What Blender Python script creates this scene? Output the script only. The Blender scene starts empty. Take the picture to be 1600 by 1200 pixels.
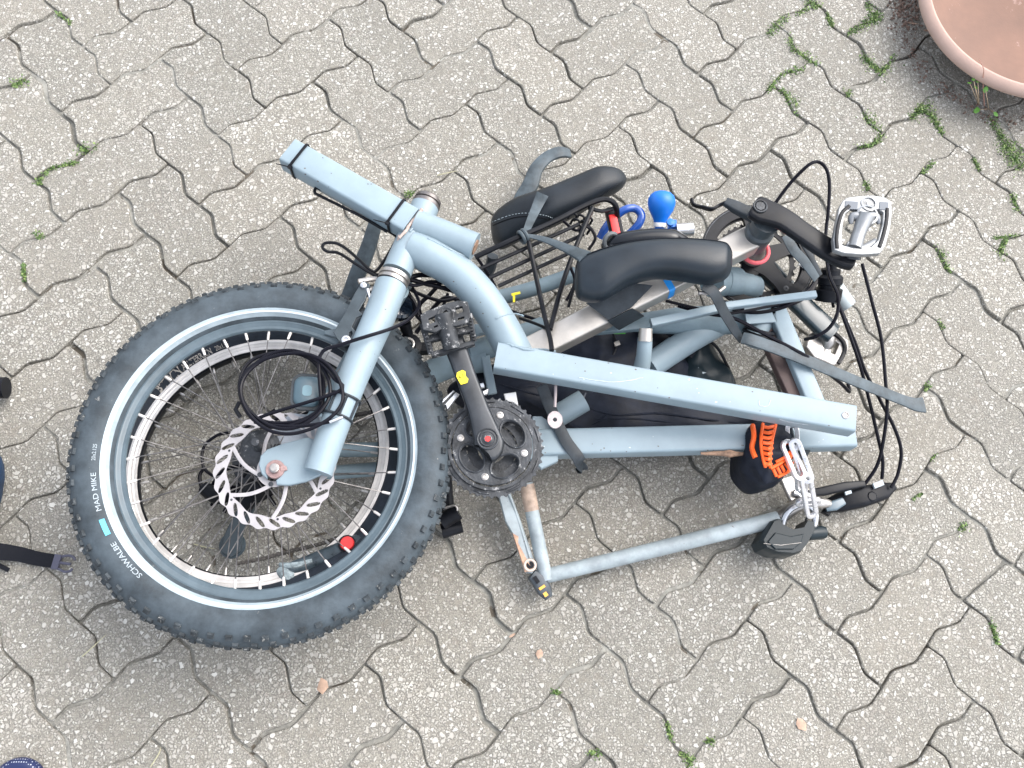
import bpy, bmesh, math, random
from mathutils import Vector, Matrix, noise
random.seed(7)
# ------------------------------------------------------------------ camera, light, exposure
scene = bpy.context.scene
RW = Matrix(((0.99848, 0.0, 0.05505), (0.01744, -0.9485, -0.31629), (0.05222, 0.31677, -0.94706)))
CAM = Vector((-0.07678, -0.46577, 1.39251)); FPX = 1392.58
cd = bpy.data.cameras.new('camera'); cam = bpy.data.objects.new('camera', cd); scene.collection.objects.link(cam)
cd.sensor_width = 36; cd.lens = FPX/1600*36; cd.clip_start = .02; cd.clip_end = 500
m3 = Matrix((RW[0], -RW[1], -RW[2])).transposed()
cam.matrix_world = Matrix.Translation(CAM) @ m3.to_4x4()
scene.camera = cam
SUN_EL, SUN_AZ = math.radians(52), math.radians(62)      # azimuth measured from +Y (north) towards +X
w = bpy.data.worlds.new('World'); scene.world = w; w.use_nodes = True
wn = w.node_tree.nodes; wl = w.node_tree.links
bg = wn['Background']; sky = wn.new('ShaderNodeTexSky'); sky.sky_type = 'NISHITA'; sky.sun_disc = False
sky.sun_elevation = SUN_EL; sky.sun_rotation = SUN_AZ; sky.air_density = 1.0; sky.dust_density = 3.0; sky.ozone_density = 1.0
hsv = wn.new('ShaderNodeHueSaturation'); hsv.inputs['Saturation'].default_value = .38      # overcast: the sky is nearly grey
wl.new(sky.outputs[0], hsv.inputs['Color']); wl.new(hsv.outputs[0], bg.inputs[0]); bg.inputs[1].default_value = .15
sl = bpy.data.lights.new('sun', 'SUN'); so = bpy.data.objects.new('sun', sl); scene.collection.objects.link(so)
sl.energy = .55; sl.angle = math.radians(65); sl.color = (1, .94, .85)
sd = Vector((math.sin(SUN_AZ)*math.cos(SUN_EL), math.cos(SUN_AZ)*math.cos(SUN_EL), math.sin(SUN_EL)))
so.rotation_euler = sd.to_track_quat('Z', 'Y').to_euler()
scene.view_settings.view_transform = 'Standard'; scene.view_settings.look = 'None'
scene.view_settings.gamma = 1; scene.view_settings.exposure = 1.66
scene.cycles.max_bounces = 6

# ------------------------------------------------------------------ helpers
C = scene.collection
def P(x, y, z=0.0):
    """the point of the place, at height z (metres), that the photo shows at pixel x, y"""
    d = RW.transposed() @ Vector(((x-800)/FPX, (y-600)/FPX, 1))
    return CAM + d*((z-CAM.z)/d.z)
def W(px, x, y, z):
    return px/FPX*((P(x, y, z)-CAM).dot(RW[2]))
def ensure(v): return Vector(v)
class MB:
    def __init__(s): s.v = []; s.f = []; s.mi = []
    def add(s, vs, fs, mi=0):
        o = len(s.v); s.v += [Vector(v) for v in vs]; s.f += [tuple(i+o for i in f) for f in fs]; s.mi += [mi]*len(fs); return s
    def rings(s, rings, mi=0, cap=True, closed=False):
        n = len(rings[0]); o = len(s.v)
        for r in rings: s.v += [Vector(p) for p in r]
        K = len(rings)
        for k in range(K if closed else K-1):
            a = o+k*n; b = o+((k+1) % K)*n
            for i in range(n):
                j = (i+1) % n; s.f.append((a+i, a+j, b+j, b+i)); s.mi.append(mi)
        if cap and not closed:
            s.f.append(tuple(o+i for i in reversed(range(n)))); s.mi.append(mi)
            s.f.append(tuple(o+(K-1)*n+i for i in range(n))); s.mi.append(mi)
        return s
    def sweep(s, pts, sec, up=None, scale=None, closed=False, mi=0, cap=True):
        pts = [Vector(p) for p in pts]; N = len(pts); rr = []; prev = None
        for i, p in enumerate(pts):
            if closed: t = pts[(i+1) % N]-pts[i-1]
            else: t = pts[min(i+1, N-1)]-pts[max(i-1, 0)]
            if t.length < 1e-9: t = Vector((1, 0, 0))
            t.normalize()
            if up is not None: u = Vector(up)
            else: u = prev if prev is not None else (Vector((0, 0, 1)) if abs(t.z) < .9 else Vector((1, 0, 0)))
            u = (u - t*u.dot(t)); u = u.normalized() if u.length > 1e-6 else t.orthogonal().normalized()
            prev = u; sd_ = t.cross(u)
            k = scale[i] if scale else 1
            rr.append([p + sd_*(a*k) + u*(b*k) for a, b in sec])
        return s.rings(rr, mi, cap, closed)
    def tube(s, pts, r, n=12, smooth=0, closed=False, mi=0, cap=True):
        pts = [Vector(p) for p in pts]
        rs = list(r) if isinstance(r, (list, tuple)) else [r]*len(pts)
        if smooth: pts, rs = spline(pts, rs, smooth, closed)
        sec = [(math.cos(2*math.pi*i/n), math.sin(2*math.pi*i/n)) for i in range(n)]
        return s.sweep(pts, sec, scale=rs, closed=closed, mi=mi, cap=cap)
    def beam(s, p0, p1, w, h, r=.003, up=(0, 0, 1), mi=0, w1=None, dz=0):
        """bar with rounded corners; p0/p1 on the centre of its top face"""
        sec = rrect(w, h, r, 0, -h/2)
        return s.sweep([p0, p1], sec, up=up, mi=mi, scale=[1, (w1/w if w1 else 1)])
    def lathe(s, c, axis, prof, n=32, mi=0):
        """prof: list of (radius, height along axis); closed solid"""
        c = Vector(c); ax = Vector(axis).normalized(); a = ax.orthogonal().normalized(); b = ax.cross(a)
        rr = [[c+ax*h+(a*math.cos(2*math.pi*i/n)+b*math.sin(2*math.pi*i/n))*max(r, 1e-5) for i in range(n)] for r, h in prof]
        return s.rings(rr, mi)
    def ringlathe(s, c, axis, prof, n=96, mi=0, a0=None):
        c = Vector(c); ax = Vector(axis).normalized(); a = ax.orthogonal().normalized() if a0 is None else Vector(a0); b = ax.cross(a)
        rr = []
        for i in range(n):
            d = a*math.cos(2*math.pi*i/n)+b*math.sin(2*math.pi*i/n)
            rr.append([c+d*r+ax*h for r, h in prof])
        return s.rings(rr, mi, closed=True)
    def torus(s, c, axis, R, r, n=48, m=10, mi=0):
        return s.ringlathe(c, axis, [(R+r*math.cos(2*math.pi*i/m), r*math.sin(2*math.pi*i/m)) for i in range(m)], n, mi)
    def box(s, c, ax, ay, az, mi=0):
        c = Vector(c); ax, ay, az = Vector(ax), Vector(ay), Vector(az)
        v = [c+ax*i+ay*j+az*k for i in (-.5, .5) for j in (-.5, .5) for k in (-.5, .5)]
        return s.add(v, [(0, 1, 3, 2), (4, 6, 7, 5), (0, 4, 5, 1), (2, 3, 7, 6), (0, 2, 6, 4), (1, 5, 7, 3)], mi)
    def plate(s, poly, t, mi=0, inset=.0012):
        """outline of world points (any plane, roughly level) extruded down t, with a small chamfer"""
        c = sum(poly, Vector())/len(poly)
        dn = Vector((0, 0, -t)); n = len(poly)
        ins = inset_poly(poly, inset); d2 = Vector((0, 0, -inset))
        rr = [ins, [p+d2 for p in poly], [p+dn for p in poly]]
        # orientation: make sure rings() faces outwards (fixed later by recalc)
        return s.rings(rr, mi)
    def mesh(s, name):
        me = bpy.data.meshes.new(name); me.from_pydata([tuple(v) for v in s.v], [], s.f)
        for p, i in zip(me.polygons, s.mi): p.material_index = i
        return me
def spline(pts, rs, k, closed=False):
    N = len(pts); op = []; orr = []
    rng = range(N) if closed else range(N-1)
    g = (lambda a, i: a[i % N]) if closed else (lambda a, i: a[max(0, min(N-1, i))])
    for i in rng:
        for j in range(k):
            t = j/k; p0, p1, p2, p3 = g(pts, i-1), g(pts, i), g(pts, i+1), g(pts, i+2)
            op.append(.5*((2*p1)+(p2-p0)*t+(2*p0-5*p1+4*p2-p3)*t*t+(3*p1-p0-3*p2+p3)*t*t*t))
            r1, r2 = g(rs, i), g(rs, i+1); orr.append(r1+(r2-r1)*t)
    if not closed: op.append(pts[-1]); orr.append(rs[-1])
    return op, orr
def rrect(w, h, r, cx=0, cy=0, k=3):
    out = []; r = min(r, w*.49, h*.49)
    for sx, sy, a0 in ((1, 1, 0), (-1, 1, 90), (-1, -1, 180), (1, -1, 270)):
        for i in range(k+1):
            a = math.radians(a0+90*i/k); out.append((cx+sx*(w/2-r)+r*math.cos(a), cy+sy*(h/2-r)+r*math.sin(a)))
    return out
def inset_poly(poly, d):
    n = len(poly); area = sum(poly[i].x*poly[(i+1) % n].y-poly[(i+1) % n].x*poly[i].y for i in range(n))
    sg = 1 if area > 0 else -1; out = []
    for i in range(n):
        a = (poly[i]-poly[i-1]); b = (poly[(i+1) % n]-poly[i]); a.z = 0; b.z = 0
        na = Vector((-a.y, a.x, 0)); nb = Vector((-b.y, b.x, 0))
        na = na.normalized() if na.length > 0 else na; nb = nb.normalized() if nb.length > 0 else nb
        m = na+nb; L = m.length
        m = m/L*min(1/max(L/2, .4), 2) if L > 1e-6 else na
        out.append(poly[i]+m*(d*sg))
    return out
def origin_of(parent):
    o = Vector((0, 0, 0)); q = parent
    while q: o += Vector(q.location); q = q.parent
    return o
def finish(o, me, mats, sharp=35):
    if not isinstance(mats, (list, tuple)): mats = [mats]
    for m in mats: me.materials.append(m)
    bm = bmesh.new(); bm.from_mesh(me); bmesh.ops.recalc_face_normals(bm, faces=bm.faces); bm.to_mesh(me); bm.free()
    for p in me.polygons: p.use_smooth = True
    me.set_sharp_from_angle(angle=math.radians(sharp))
def obj(name, mb, mats, parent=None, sharp=35, base=None):
    me = mb.mesh(name) if isinstance(mb, MB) else mb
    if parent is None:
        xs = [v.co for v in me.vertices]
        base = base or Vector(((min(c.x for c in xs)+max(c.x for c in xs))/2, (min(c.y for c in xs)+max(c.y for c in xs))/2, min(c.z for c in xs)))
        off = Vector(base)
    else: off = origin_of(parent)
    for v in me.vertices: v.co -= off
    o = bpy.data.objects.new(name, me); C.objects.link(o)
    if parent is None: o.location = off
    else: o.parent = parent
    finish(o, me, mats, sharp)
    return o
def tag(o, label=None, cat=None, group=None, kind=None):
    if label: o['label'] = label
    if cat: o['category'] = cat
    if group: o['group'] = group
    if kind: o['kind'] = kind
    return o
def thing(name, loc, label, cat, group=None):
    o = bpy.data.objects.new(name, None); C.objects.link(o); o.location = loc; o.empty_display_size = .05
    return tag(o, label, cat, group)
def curve_mesh(outlines, t, bevel=0.0):
    """flat plate with holes from 2-D outlines, thickness t about z=0"""
    cu = bpy.data.curves.new('c', 'CURVE'); cu.dimensions = '2D'; cu.fill_mode = 'BOTH'; cu.extrude = t/2-bevel; cu.bevel_depth = bevel; cu.bevel_resolution = 1
    for ol in outlines:
        sp = cu.splines.new('POLY'); sp.points.add(len(ol)-1)
        for i, (x, y) in enumerate(ol): sp.points[i].co = (x, y, 0, 1)
        sp.use_cyclic_u = True
    ob = bpy.data.objects.new('c', cu); me = bpy.data.meshes.new_from_object(ob); bpy.data.objects.remove(ob); return me
def text_mesh(body, size, t=.0003, bold=0.0):
    cu = bpy.data.curves.new('t', 'FONT'); cu.body = body; cu.size = size; cu.extrude = t; cu.offset = bold; cu.resolution_u = 3
    ob = bpy.data.objects.new('t', cu); me = bpy.data.meshes.new_from_object(ob); bpy.data.objects.remove(ob); return me
def from_mesh(mb, me, M, mi=0):
    f = M if callable(M) else (lambda v: M @ v)
    return mb.add([f(v.co.copy()) for v in me.vertices], [tuple(p.vertices) for p in me.polygons], mi)
def frame(o, x, z):
    """matrix with origin o, z axis z, x axis near x"""
    z = Vector(z).normalized(); x = Vector(x); x = (x-z*x.dot(z)).normalized(); y = z.cross(x)
    return Matrix.Translation(o) @ Matrix((x, y, z)).transposed().to_4x4()
def circ(r, n=32, cx=0, cy=0, ry=None): return [(cx+r*math.cos(2*math.pi*i/n), cy+(ry or r)*math.sin(2*math.pi*i/n)) for i in range(n)]
def px(path): return [P(*q) for q in path]
UP = Vector((0, 0, 1))
from mathutils.bvhtree import BVHTree
def surface(o):
    org = origin_of(o); return BVHTree.FromPolygons([v.co+org for v in o.data.vertices], [tuple(p.vertices) for p in o.data.polygons])
def on(tree, x, y, lift=.0008, z=.1):
    d = (RW.transposed() @ Vector(((x-800)/FPX, (y-600)/FPX, 1))).normalized(); h = tree.ray_cast(CAM, d)
    return h[0]-d*lift if h[0] is not None else P(x, y, z)

# ------------------------------------------------------------------ materials
def nmat(name, col, rough=.5, metal=0, spec=.5, bump=0, bscale=300, var=0, vscale=20, wear=None, wscale=60, wthr=.7, coat=0, bump2=0):
    m = bpy.data.materials.new(name); m.use_nodes = True; n = m.node_tree.nodes; l = m.node_tree.links
    b = n['Principled BSDF']; b.inputs['Base Color'].default_value = (*col, 1); b.inputs['Roughness'].default_value = rough
    b.inputs['Metallic'].default_value = metal; b.inputs['Specular IOR Level'].default_value = spec
    if coat: b.inputs['Coat Weight'].default_value = coat
    tc = n.new('ShaderNodeTexCoord'); src = None
    if var or wear:
        nz = n.new('ShaderNodeTexNoise'); nz.inputs['Scale'].default_value = vscale; nz.inputs['Detail'].default_value = 6; nz.inputs['Roughness'].default_value = .65
        l.new(tc.outputs['Object'], nz.inputs['Vector'])
        mx = n.new('ShaderNodeMix'); mx.data_type = 'RGBA'; mx.inputs[6].default_value = (*[c*(1-var) for c in col], 1); mx.inputs[7].default_value = (*[min(1, c*(1+var)) for c in col], 1)
        mr = n.new('ShaderNodeMapRange'); mr.inputs[1].default_value = .35; mr.inputs[2].default_value = .65
        l.new(nz.outputs[0], mr.inputs[0]); l.new(mr.outputs[0], mx.inputs[0]); src = mx.outputs[2]
        rr = n.new('ShaderNodeMapRange'); rr.inputs[3].default_value = max(.02, rough-.12); rr.inputs[4].default_value = min(1, rough+.15)
        l.new(nz.outputs[0], rr.inputs[0]); l.new(rr.outputs[0], b.inputs['Roughness'])
        if wear:
            n2 = n.new('ShaderNodeTexNoise'); n2.inputs['Scale'].default_value = wscale; n2.inputs['Detail'].default_value = 8; n2.inputs['Roughness'].default_value = .75
            l.new(tc.outputs['Object'], n2.inputs['Vector'])
            m2 = n.new('ShaderNodeMapRange'); m2.inputs[1].default_value = wthr; m2.inputs[2].default_value = wthr+.025
            mx2 = n.new('ShaderNodeMix'); mx2.data_type = 'RGBA'; mx2.inputs[7].default_value = (*wear, 1)
            l.new(n2.outputs[0], m2.inputs[0]); l.new(m2.outputs[0], mx2.inputs[0]); l.new(src, mx2.inputs[6]); src = mx2.outputs[2]
        l.new(src, b.inputs['Base Color'])
    if bump:
        nb = n.new('ShaderNodeTexNoise'); nb.inputs['Scale'].default_value = bscale; nb.inputs['Detail'].default_value = 4
        bp = n.new('ShaderNodeBump'); bp.inputs['Strength'].default_value = bump; bp.inputs['Distance'].default_value = .002
        l.new(tc.outputs['Object'], nb.inputs['Vector']); l.new(nb.outputs[0], bp.inputs['Height']); l.new(bp.outputs[0], b.inputs['Normal'])
    return m
M = {}
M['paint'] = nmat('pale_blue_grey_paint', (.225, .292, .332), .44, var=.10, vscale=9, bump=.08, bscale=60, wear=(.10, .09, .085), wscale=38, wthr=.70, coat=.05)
M['paint_low'] = nmat('darker_blue_grey_paint', (.168, .230, .264), .5, var=.2, vscale=18, bump=.1, bscale=60, wear=(.09, .08, .075), wscale=45, wthr=.70)  # darker, more mottled version of the frame paint, mostly for low-lying tubes
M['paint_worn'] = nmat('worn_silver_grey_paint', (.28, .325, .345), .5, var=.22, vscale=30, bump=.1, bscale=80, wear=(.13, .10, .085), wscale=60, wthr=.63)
M['spoke'] = nmat('spoke_wire', (.20, .19, .185), .35, metal=.8, var=.4, vscale=80)
M['seamline'] = nmat('pale_rivet_line', (.55, .62, .66), .4)
M['rust'] = nmat('rusty_weld', (.30, .19, .13), .7, metal=.2, var=.45, vscale=90, bump=.5, bscale=500)
M['alu'] = nmat('brushed_aluminium', (.50, .47, .43), .38, metal=.7, var=.10, vscale=25, bump=.1, bscale=400)
M['steel'] = nmat('dull_steel', (.42, .40, .38), .36, metal=.85, var=.25, vscale=60)
M['bright'] = nmat('bright_steel', (.62, .63, .65), .22, metal=.85, var=.08, vscale=80)
M['rimsilver'] = nmat('silver_rim', (.70, .665, .63), .4, metal=.5, var=.15, vscale=30)
M['tyre'] = nmat('dusty_tyre_rubber', (.047, .061, .072), .6, var=.38, vscale=26, bump=.25, bscale=160, wear=(.20, .20, .19), wscale=55, wthr=.66, spec=0.35)
M['knob'] = nmat('tread_rubber', (.042, .05, .056), .75, var=.5, vscale=70, bump=.5, bscale=300, wear=(.20, .20, .19), wscale=120, wthr=.60, spec=0.25)
M['tyre2'] = nmat('dark_tyre_rubber', (.018, .024, .034), .6, var=.3, vscale=40, bump=.2, spec=0.25)
M['stripe'] = nmat('reflective_stripe', (.34, .405, .44), .42, var=.15, vscale=35, metal=.1)
M['print'] = nmat('white_print', (.34, .39, .42), .5, var=.1, vscale=90)
M['teal'] = nmat('teal_print', (.10, .48, .62), .5)
M['cream'] = nmat('pale_print', (.40, .37, .33), .5)
M['rimpaint'] = nmat('painted_rim', (.075, .105, .125), .33, var=.16, vscale=30)
M['black'] = nmat('black_plastic', (.008, .009, .012), .38, var=.3, vscale=60, bump=.05, spec=0.15)
M['blackm'] = nmat('black_painted_metal', (.010, .011, .014), .32, var=.35, vscale=40, wear=(.22, .21, .2), wscale=110, wthr=.70, spec=0.18)
M['greymetal'] = nmat('worn_dark_metal', (.040, .044, .050), .42, metal=.35, var=.6, vscale=45, wear=(.26, .26, .26), wscale=90, wthr=.60, bump=.3, bscale=300)
M['pedal'] = nmat('worn_black_pedal', (.035, .038, .042), .45, metal=.2, var=.5, vscale=60, wear=(.28, .28, .28), wscale=75, wthr=.58, spec=0.3)
M['rubber'] = nmat('inner_tube_rubber', (.062, .080, .092), .5, var=.35, vscale=40, bump=.15, bscale=120, spec=0.35)
M['rubberd'] = nmat('dark_strap_rubber', (.028, .035, .042), .45, var=.3, vscale=40, bump=.15, bscale=120, spec=0.28)
M['leather'] = nmat('black_leatherette', (.010, .014, .019), .40, var=.35, vscale=16, bump=.22, bscale=700, spec=0.35)
M['cable'] = nmat('black_cable_housing', (.006, .006, .010), .28, spec=0.14)
M['bag'] = nmat('black_nylon', (.010, .013, .022), .5, var=.4, vscale=25, bump=.5, bscale=60, spec=0.18)
M['navy'] = nmat('navy_nylon', (.02, .05, .11), .6, var=.4, vscale=30, bump=.4, bscale=700, spec=0.25)
M['orange'] = nmat('orange_rubber', (.85, .12, .015), .5, var=.12, vscale=60)
M['red'] = nmat('red_plastic', (.75, .03, .03), .3)
M['pink'] = nmat('faded_red_plastic', (.75, .12, .14), .5)
M['blue'] = nmat('blue_rubber', (.004, .15, .60), .42, bump=.05, bscale=200)
M['bluet'] = nmat('blue_tape', (.02, .28, .75), .4)
M['bluelock'] = nmat('blue_cable_sleeve', (.01, .07, .34), .12, coat=.8)
M['yellow'] = nmat('yellow_sticker', (.85, .70, .02), .45, var=.1, vscale=200)
M['green'] = nmat('green_tape', (.10, .55, .05), .5)
M['white'] = nmat('white_plastic', (.80, .80, .80), .35)
M['amber'] = nmat('amber_reflector', (.75, .38, .06), .2)
M['rotor'] = nmat('brake_disc_steel', (.40, .38, .385), .45, metal=.4, var=.08, vscale=50)
M['clear'] = nmat('pedal_pale_cage', (.27, .28, .29), .3, metal=.4, var=.1, vscale=60)
M['lock'] = nmat('black_lock_casing', (.010, .018, .023), .35, spec=.3, bump=.05)
M['terra'] = nmat('terracotta_clay', (.200, .117, .086), .75, var=.16, vscale=7, bump=.12, bscale=250, wear=(.33, .22, .19), wscale=16, wthr=.62)
M['terral'] = nmat('terracotta_rim_clay', (.42, .295, .245), .75, var=.08, vscale=18, bump=.15, bscale=250)
M['leafdry'] = nmat('dry_leaf', (.38, .26, .19), .7, var=.2, vscale=90)
M['brownpaint'] = nmat('primer_brown', (.085, .055, .05), .6, var=.2, vscale=60)
M['webbing'] = nmat('black_webbing', (.008, .009, .013), .7, bump=.5, bscale=900, spec=0.15)

def moss_mat():
    m = bpy.data.materials.new('moss_leaf'); m.use_nodes = True; n = m.node_tree.nodes; l = m.node_tree.links; b = n['Principled BSDF']
    g = n.new('ShaderNodeNewGeometry'); cr = n.new('ShaderNodeValToRGB'); e = cr.color_ramp.elements
    e[0].color = (.045, .09, .025, 1); e[1].color = (.25, .33, .11, 1); k = e.new(.5); k.color = (.10, .18, .045, 1)
    l.new(g.outputs['Random Per Island'], cr.inputs[0]); l.new(cr.outputs[0], b.inputs['Base Color']); b.inputs['Roughness'].default_value = .6
    return m
M['moss'] = moss_mat()
M['weedl'] = nmat('weed_leaf', (.12, .30, .05), .5, var=.25, vscale=80)
M['stem'] = nmat('weed_stem', (.40, .30, .20), .6, var=.2)

def paver_mat():
    m = bpy.data.materials.new('exposed_aggregate_concrete'); m.use_nodes = True; n = m.node_tree.nodes; l = m.node_tree.links; b = n['Principled BSDF']
    tc = n.new('ShaderNodeTexCoord'); geo = n.new('ShaderNodeNewGeometry')
    def N(t, **k):
        q = n.new(t)
        for a, v in k.items(): q.inputs[a].default_value = v
        return q
    def mix(fac, a, bb, mode='MIX'):
        q = n.new('ShaderNodeMix'); q.data_type = 'RGBA'; q.blend_type = mode
        for s_, v in ((0, fac), (6, a), (7, bb)):
            if isinstance(v, (int, float)): q.inputs[s_].default_value = v
            elif isinstance(v, tuple): q.inputs[s_].default_value = (*v, 1)
            else: l.new(v, q.inputs[s_])
        return q.outputs[2]
    def mr(v, a, bb, c=0, d=1):
        q = n.new('ShaderNodeMapRange'); q.inputs[1].default_value = a; q.inputs[2].default_value = bb; q.inputs[3].default_value = c; q.inputs[4].default_value = d; l.new(v, q.inputs[0]); return q.outputs[0]
    def math_(op, a, bb):
        q = n.new('ShaderNodeMath'); q.operation = op
        for i, v in enumerate((a, bb)):
            if isinstance(v, (int, float)): q.inputs[i].default_value = v
            else: l.new(v, q.inputs[i])
        return q.outputs[0]
    wn_ = N('ShaderNodeTexNoise', Scale=160.0, Detail=2.0); l.new(tc.outputs['Object'], wn_.inputs['Vector'])
    wm = n.new('ShaderNodeMix'); wm.data_type = 'VECTOR'; wm.inputs[0].default_value = .003
    l.new(tc.outputs['Object'], wm.inputs[4]); l.new(wn_.outputs[1], wm.inputs[5])
    vec = wm.outputs[1]
    big = N('ShaderNodeTexNoise', Scale=7.0, Detail=5.0, Roughness=.6); l.new(tc.outputs['Object'], big.inputs['Vector'])
    fine = N('ShaderNodeTexNoise', Scale=420.0, Detail=3.0); l.new(tc.outputs['Object'], fine.inputs['Vector'])
    med = N('ShaderNodeTexNoise', Scale=40.0, Detail=4.0); l.new(tc.outputs['Object'], med.inputs['Vector'])
    col = mix(mr(big.outputs[0], .3, .7), (.285, .270, .232), (.360, .344, .302))
    col = mix(mr(fine.outputs[0], .42, .66), mix(.5, col, (.115, .105, .095)), col)
    hs = None
    dens = mr(big.outputs[0], .32, .68, .55, 1.2)
    for sc, c1, c2, keep in ((360, (.43, .412, .37), (.235, .215, .19), .80), (225, (.50, .483, .44), (.27, .25, .225), .68), (145, (.56, .545, .515), (.33, .31, .28), .34)):
        v = n.new('ShaderNodeTexVoronoi'); v.inputs['Scale'].default_value = sc; l.new(vec, v.inputs['Vector'])
        if sc > 300: edge = mr(v.outputs['Distance'], .55, .15, 0, .4)
        else:
            ve = n.new('ShaderNodeTexVoronoi'); ve.feature = 'DISTANCE_TO_EDGE'; ve.inputs['Scale'].default_value = sc; l.new(vec, ve.inputs['Vector']); edge = ve.outputs['Distance']
        sep = n.new('ShaderNodeSeparateColor'); l.new(v.outputs['Color'], sep.inputs[0])
        thr = mr(sep.outputs[0], 0, 1, .03, .22)
        keepm = math_('LESS_THAN', sep.outputs[1], math_('MULTIPLY', dens, keep))
        mask = math_('MULTIPLY', mr(math_('SUBTRACT', edge, thr), 0, .09), keepm)
        gap = math_('MULTIPLY', mr(edge, .10, .0, 0, .5), keepm)
        col = mix(gap, col, (.125, .117, .106))
        col = mix(mask, col, mix(sep.outputs[2], c2, c1))
        h = math_('MULTIPLY', mask, 1.0 if sc > 300 else 1.5)
        hs = h if hs is None else math_('MAXIMUM', hs, h)
    # each paver a little different
    tint = mix(geo.outputs['Random Per Island'], (.90, .91, .90), (1.05, 1.05, 1.03))
    col = mix(1.0, col, tint, 'MULTIPLY')
    # dust towards joints left to wear: slight brown stain patches
    col = mix(math_('MULTIPLY', mr(med.outputs[0], .55, .75), .35), col, (.19, .162, .13))
    st_n = N('ShaderNodeTexNoise', Scale=2.3, Detail=6.0, Roughness=.7); l.new(tc.outputs['Object'], st_n.inputs['Vector'])
    col = mix(math_('MULTIPLY', mr(st_n.outputs[0], .50, .68), .22), col, (.22, .195, .16))
    l.new(col, b.inputs['Base Color']); b.inputs['Roughness'].default_value = .8; b.inputs['Specular IOR Level'].default_value = .35
    hh = math_('ADD', hs, math_('MULTIPLY', fine.outputs[0], .8))
    bp = n.new('ShaderNodeBump'); bp.inputs['Strength'].default_value = .7; bp.inputs['Distance'].default_value = .0016
    l.new(hh, bp.inputs['Height']); l.new(bp.outputs[0], b.inputs['Normal'])
    return m
M['paver'] = paver_mat()
M['sand'] = nmat('joint_sand', (.24, .235, .21), .95, var=.35, vscale=60, bump=.8, bscale=700, wear=(.10, .085, .065), wscale=9, wthr=.56)
M['earth'] = nmat('bare_earth', (.11, .085, .065), .95, var=.3, vscale=12, bump=.6, bscale=80)

# ------------------------------------------------------------------ setting: earth sheet, joints, pavers
g = MB(); S = 60
g.add([(-S, -S, -.03), (S, -S, -.03), (S, S, -.03), (-S, S, -.03)], [(0, 1, 2, 3)])
tag(obj('ground', g, M['earth'], base=Vector((0, 0, -.03))), kind='structure')
TH = -0.9197455; ct, st_ = math.cos(TH), math.sin(TH)
def GW(i, j, z=0.0):
    x, y = i*.1, j*.1
    return Vector((ct*x-st_*y-.74546, st_*x+ct*y+.41597, z))
A1, A2, S1, S2 = .30, .68, .085, -.075
def uedge(i, j, back=False):    # from (i,j) to (i+1,j)
    e = [(i, j), (i+A1, j+S1), (i+A2, j+S2)]
    return e if not back else [(i+1, j), (i+A2, j+S2), (i+A1, j+S1)]
def vedge(i, j, back=False):    # from (i,j) to (i,j+1)
    e = [(i, j), (i-S1*.9, j+A1), (i-S2*.9, j+A2)]
    return e if not back else [(i, j+1), (i-S2*.9, j+A2), (i-S1*.9, j+A1)]
def chaikin(poly):
    out = []; n = len(poly)
    for i in range(n):
        a, b = poly[i], poly[(i+1) % n]; out += [a.lerp(b, .11), a.lerp(b, .89)]
    return out
g = MB(); rnd = random.Random(3)
def paver(pts):
    poly = [GW(a, b) for a, b in pts]; c = sum(poly, Vector())/len(poly)
    dx = Vector((rnd.gauss(0, .0009), rnd.gauss(0, .0009), 0)); ra = rnd.gauss(0, .006)
    rot = Matrix.Rotation(ra, 3, 'Z'); poly = [c+rot @ (p-c)+dx for p in poly]
    poly = chaikin(poly)
    ax, ay, z0 = rnd.gauss(0, .006), rnd.gauss(0, .006), rnd.gauss(0, .0005)
    def lay(d, z):
        return [p+Vector((0, 0, z+z0+ax*(p.x-c.x)+ay*(p.y-c.y))) for p in inset_poly(poly, d)]
    gap = .0011+abs(rnd.gauss(0, .0008))
    o = len(g.v); rr = [lay(gap, -.02), lay(gap, -.0040), lay(gap+.0006, -.0010), lay(gap+.0020, 0)]
    n = len(rr[0])
    for r in rr: g.v += r
    for k in range(3):
        for i in range(n):
            j = (i+1) % n; g.f.append((o+k*n+i, o+k*n+j, o+(k+1)*n+j, o+(k+1)*n+i)); g.mi.append(0)
    g.f.append(tuple(o+3*n+i for i in range(n))); g.mi.append(0)
for i in range(-45, 66):
    for j in range(-52, 60):
        c = GW(i+.5, j+.5)
        if not (-4.2 < c.x < 4.2 and -3.4 < c.y < 4.4): continue
        if (i-(-j)) % 4 == 0:        # u-edge (i,j) is missing: cells (i,j-1) and (i,j) are one paver
            paver(uedge(i, j-1)+vedge(i+1, j-1)+vedge(i+1, j)+uedge(i, j+1, True)+vedge(i, j, True)+vedge(i, j-1, True))
        if (j-(2-i)) % 4 == 0:       # v-edge (i,j) is missing: cells (i-1,j) and (i,j)
            if (i, j) == (15, 7):    # this one was cut in two with a straight joint
                x = 14.86
                paver([(14, 7), (14+A1, 7+S1), (14+A2, 7+S2), (x, 7-.03), (x+.01, 8-.03)]+[(14+A2, 8+S2), (14+A1, 8+S1)]+vedge(14, 7, True))
                paver([(x, 7-.03)]+uedge(15, 7)+vedge(16, 7)+uedge(15, 8, True)+[(x+.14, 8), (x+.01, 8-.03)])
            else:
                paver(uedge(i-1, j)+uedge(i, j)+vedge(i+1, j)+uedge(i, j+1, True)+uedge(i-1, j+1, True)+vedge(i-1, j, True))
tag(obj('pavement', g, M['paver'], sharp=20, base=Vector((0, 0, 0))), kind='structure')
g = MB(); nx, ny = 330, 270; x0, y0, dx = -1.65, -1.05, .0105
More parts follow.
